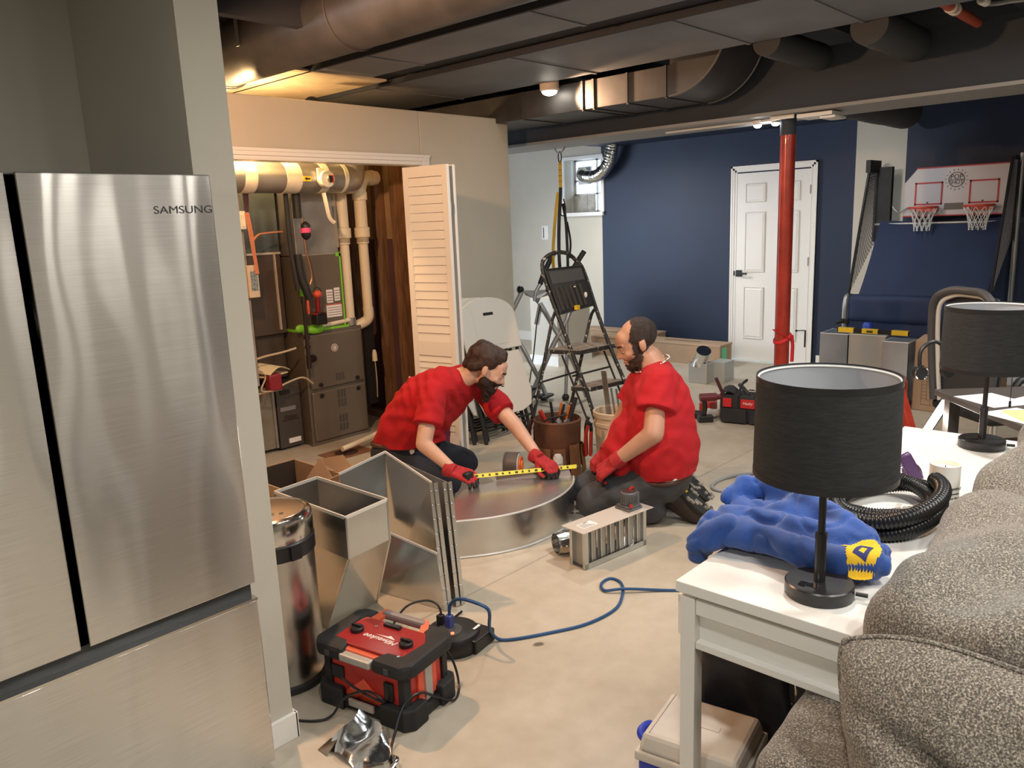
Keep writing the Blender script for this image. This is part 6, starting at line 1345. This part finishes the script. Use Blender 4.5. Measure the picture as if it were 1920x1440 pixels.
b0 = BVHTree.FromPolygons([v.co.copy() for v in ts1.data.vertices], [tuple(q.vertices) for q in ts1.data.polygons])
for v in sl0.data.vertices:
    h = b0.find_nearest(v.co)
    if h[0] is not None: v.co = h[0]+h[1]*.004
hand(m1, o, AN[2], (2.85, 2.98, .262), (-.3, -.35, .85), .62, 1, spread=.1, k=1.12)
hand(m1, o, AF[2], (3.238, 2.735, .262), (-.1, -.2, .95), .5, -1, spread=.15, k=1.12)
# ---------- bald bearded man sitting on his heels
m2 = thing('person', 'stocky balding man in a red T-shirt and grey jeans kneeling beside the curved duct', 'person', (3.5, 2.3, 0))
o = V((3.5, 2.3, 0)); lat = V((.733, .68, 0)); u_ = V((.68, -.733, 0))
fdir = V((-.68, .70, -.42)).normalized(); upd = V((-.25, .27, .93)); xr = fdir.cross(upd).normalized(); upd = xr.cross(fdir)
Mh = X((xr, fdir, upd)).transposed().to_4x4(); Mh.translation = V((3.585, 2.385, .942))-o; Mi = Mh.inverted(); Mh = Mh @ X.Scale(1.06, 4)
tor = [((3.545, 2.225, .285), .175, .10), ((3.55, 2.235, .40), .195, .11), ((3.565, 2.25, .52), .185, .11), ((3.585, 2.265, .65), .16, .12), ((3.60, 2.275, .745), .115, .13)]
b = M(); torso(b, [(c, r*.85, w_) for c, r, w_ in tor], lat, o)
limb(b, [(3.61, 2.28, .78), (3.605, 2.33, .86)], [.085, .075], o); headblob(b, Mh)
AN = [(3.455, 2.165, .755), (3.31, 2.115, .535), (3.235, 2.315, .362)]; AF = [(3.71, 2.42, .72), (3.61, 2.53, .46), (3.45, 2.52, .335)]
for A in (AN, AF): limb(b, [A[0], A[1], V(A[1]).lerp(V(A[2]), .86)], [.066, .054, .036], o)
LN = [(3.45, 2.16, .25), (3.25, 2.455, .115), (3.41, 2.18, .085), (3.48, 2.12, .10)]; LF = [(3.60, 2.30, .24), (3.41, 2.62, .11), (3.62, 2.28, .08), (3.66, 2.24, .1)]
for A in (LN, LF): limb(b, A[:3], [.1, .075, .045], o)
b2 = bake('body', b, skin, m2, .007, 5)
b = M(); torso(b, tor, lat, o)
for A, r in ((AN, (.098, .11)), (AF, (.095, .1))):
    a = V(A[0]); e = a.lerp(V(A[1]), .56); caps(b, a-o, a-o, r[0]); b.cyl(a-o, e-o, r[0], r[1], 20)
limb(b, [(3.43, 2.36, .33), (3.48, 2.30, .50)], [.15, .14], o)
ts2 = bake('t_shirt', b, tee, m2, .008, 4, wrinkle(9, .014, ((V((.4, -.3, 1)), 70, .010, V((.08, -.05, .5)), .22), (V((.3, -.3, 1)), 60, .010, V((-.05, -.03, .36)), .2), (V((-.9, .2, 1)), 85, .009, V((.0, -.1, .68)), .14))))
hem(ts2, V((3.545, 2.22, .288))-o, -.12*u_+V((0, 0, 1)))
b = M()
for A in (LN, LF): limb(b, A[:3], [.135, .095, .07], o)
torso(b, [((3.54, 2.225, .27), .14, .09), ((3.545, 2.225, .3), .155, .10)], lat, o)
bake('jeans', b, denimg, m2, .009, 4, wrinkle(15, .014, ((V((.5, -.5, 1)), 60, .006, V((-.1, .0, .12)), .2),)))
T('belt', [V((3.545, 2.225, .272))+u_*(.162*math.cos(t))+lat*(.262*math.sin(t))+V((0, 0, .02*math.cos(t))) for t in [i*2*math.pi/30 for i in range(31)]], .014, MATS['brown_belt'], m2, o, n=8)
T('undershirt_hem', [V((3.55, 2.22, .296))+u_*(.172*math.cos(t))+lat*(.265*math.sin(t))+V((0, 0, .02*math.cos(t))) for t in [i*2*math.pi/30 for i in range(31)]], .012, white, m2, o, n=8)
shell('hair', b2, lambda p: (lambda q: q.y < .048-.62*max(0, q.z-.05)+.010*N3(q, 30) and (abs(q.x) < .081 or q.z > .025 or q.y < -.035) and q.z > -.03-.3*(q.y+.06))(Mi @ p), .004, hairk, m2, .5, 90)
shell('beard', b2, lambda p: (lambda q: q.z < -.022 and q.y > -.01 and q.z > -.15 and abs(q.x) < .085 and (q.z < -.035-.25*(q.y-.02) or abs(q.x) > .062) and not (q.y > .092 and -.075 < q.z < -.052 and abs(q.x) < .022) and q.y-.6*q.z > .04)(Mi @ p), .007, mat('brown_beard', (.035, .016, .01), .8, var=.5, vscale=60), m2, .8, 110)
caps(b := M(), Mh @ V((0, .06, -.095)), Mh @ V((0, .07, -.118)), .032, .024); bake('chin_beard', b, MATS['brown_beard'], m2, .006, 2, lambda p, n: .004*N3(p, 60))
for s in (-1, 1): obj('eyebrow', M().tube([Mh @ V((s*.012, .106, .028)), Mh @ V((s*.03, .104, .034)), Mh @ V((s*.05, .088, .03))], .0045, 6, smooth=3), beardm, m2)
eyes(m2, Mh)
obj('lips', M().ell((0, 0, 0), (.018, .005, .006), Mh @ X.Translation((0, .103, -.062)), 12, 8), lipm, m2, smooth=180)
b = M(); nc = V((3.60, 2.305, .835))-o; nx = V((.55, -.62, .5)).normalized()
ring_ = []
for i in range(40):
    t = 2*math.pi*i/40; ring_.append(nc+lat*(.098*math.cos(t))+(u_*.9+V((0, 0, .40))).normalized()*(.099*math.sin(t)))
for i, p in enumerate(ring_): b.ell(p, (.0062, .0062, .0062), None, 8, 6)
b.tube(ring_, .0035, 6, closed=True)
obj('chain_necklace', b, mat('silver_chain', (.7, .68, .62), .2, 1), m2)
hand(m2, o, AN[2], (3.20, 2.385, .30), (-.6, -.1, .75), .75, -1, spread=.1, k=1.15)
hand(m2, o, AF[2], (3.37, 2.545, .27), (-.4, .2, .8), .7, 1, spread=.1, k=1.15)
brb = mat('dark_brown_boot', (.028, .014, .010), .55, var=.2, vscale=8); cleat = mat('worn_cleat', (.28, .26, .22), .6, var=.5, vscale=60)
for k_, (hl, toe) in enumerate((((3.50, 2.10, .215), (3.575, 1.97, .075)), ((3.66, 2.20, .25), (3.73, 2.06, .10)))):
    hl = V(hl)-o; toe = V(toe)-o; d = (toe-hl).normalized(); n_ = (u_*.62+V((0, 0, .55))-lat*.5); n_ = (n_-d*n_.dot(d)).normalized()
    b = M(); caps(b, hl-n_*.06, toe-n_*.05-d*.02, .058, .056); caps(b, hl-n_*.06, hl-n_*.17+d*.02, .06, .062); caps(b, hl-n_*.1, toe-n_*.07, .055, .045)
    bt = bake('boot', b, brb, m2, .008, 4)
    fm = frame(hl, d, n_); L_ = (toe-hl).length
    so_ = obj('boot_sole', M(fm).prism([(-.045, -.03), (-.02, -.042), (.05, -.038), (L_*.75, -.05), (L_+.03, -.035), (L_+.045, 0), (L_+.03, .035), (L_*.75, .05), (.05, .038), (-.02, .042), (-.045, .03)], -.012, .014), blackm, bt, smooth=0, bevel=.004)
    b = M(fm); random.seed(k_)
    for q in range(34):
        x = -.04+(L_+.08)*random.random(); y = (.043 if random.random() > .5 else -.043)*(1-.25*random.random()) if x < L_*.6 else .08*(random.random()-.5)
        b.box(x, x+.016, y-.007, y+.007, .012, .024)
    obj('sole_cleats', b, cleat, so_, smooth=0)
    obj('sole_rivet', M(fm).cyl((.06, .0, .014), (.06, 0, .02), .011, n=14), yel, so_)
# emblem of the hoodie follows its cloth
hl = [q for q in bpy.data.objects if q.name == 'fabric'][0]
from mathutils.bvhtree import BVHTree
bv_ = BVHTree.FromPolygons([v.co.copy() for v in hl.data.vertices], [tuple(q.vertices) for q in hl.data.polygons])
def patch(nm, inside, mt, off, n=40, R1=.062):
    vs = {}; fs = []; ps = []
    def vid(i, j):
        if (i, j) not in vs:
            x = -.035+R1*(2*i/n-1); y = -.217+R1*(2*j/n-1); h = bv_.ray_cast(V((x, y, .3)), V((0, 0, -1)))[0]
            vs[(i, j)] = len(ps); ps.append((x, y, (h.z if h else .03)+off))
        return vs[(i, j)]
    for i in range(n):
        for j in range(n):
            if inside(R1*(2*(i+.5)/n-1), R1*(2*(j+.5)/n-1)): fs.append((vid(i, j), vid(i+1, j), vid(i+1, j+1), vid(i, j+1)))
    return obj(nm, M().add(ps, fs), mt, ho, smooth=180)
patch('yellow_emblem', lambda x, y: (x/.058)**2+(y/.036)**2 < 1 or (abs(y-.02) < .03 and -.01 < x < .012), mat('yellow_felt', (.8, .5, .015), .8), .0015)
patch('emblem_letter', lambda x, y: abs(x+.005) < .026 and abs(y) < .016 and not (abs(x+.005) < .014 and abs(y) < .007), mat('navy_print', (.02, .03, .15), .8), .0026)
hf = thing('hall_ceiling_light', 'small warm ceiling light in the hall beyond the alcove wall', 'light', (1.6, 3.05, 2.5))
obj('housing', M().lathe([(.07, .16), (.08, .02), (.07, 0)], 24, cap=False), white, hf)
obj('bulb', M().ell((0, 0, .0), (.045, .045, .03)), mat('warm_bulb', (1, .6, .3), emit=12), hf)
# ================================================================ countable pieces become parts of their own
def split_loose(o, tol=.0):
    me = o.data; n = len(me.vertices); par = list(range(n))
    def f(a):
        while par[a] != a: par[a] = par[par[a]]; a = par[a]
        return a
    for e in me.edges: par[f(e.vertices[0])] = f(e.vertices[1])
    comp = {}
    for p in me.polygons: comp.setdefault(f(p.vertices[0]), []).append(p.index)
    if len(comp) < 2: return
    first = True
    for k, ps in comp.items():
        keep = sorted({v for i in ps for v in me.polygons[i].vertices}); mp = {v: i for i, v in enumerate(keep)}
        m2 = bpy.data.meshes.new(o.name.split('.')[0]); m2.from_pydata([tuple(me.vertices[v].co) for v in keep], [], [[mp[v] for v in me.polygons[i].vertices] for i in ps])
        for q in me.materials: m2.materials.append(q)
        m2.polygons.foreach_set('use_smooth', [me.polygons[i].use_smooth for i in ps])
        if any(me.polygons[i].use_smooth for i in ps): m2.set_sharp_from_angle(angle=R_(35))
        c = o.copy(); c.data = m2; COL.objects.link(c)
    bpy.data.objects.remove(o)
for nm in ('label_print', 'red_button', 'tape_band', 'insulated_line', 'duct_flange', 'seam_cleats', 'folded_rim', 'hem_band', 'joint_ring', 'corner_seam', 'coupling', 'steel_flange_x', 'logo_square', 'screw', 'tape_marks_x', 'metal_clip', 'masonry_blocks', 'page', 'lime_tape', 'warning_label', 'rolled_edge', 'strap_stitching_x', 'threshold', 'lid_button', 'drawer', 'bracket', 'pillow_piping', 'ear_cup', 'seam_bead', 'pipe_union'):
    for o in [q for q in bpy.data.objects if q.name.split('.')[0] == nm and q.type == 'MESH' and q.parent]:
        if not o.children: split_loose(o)
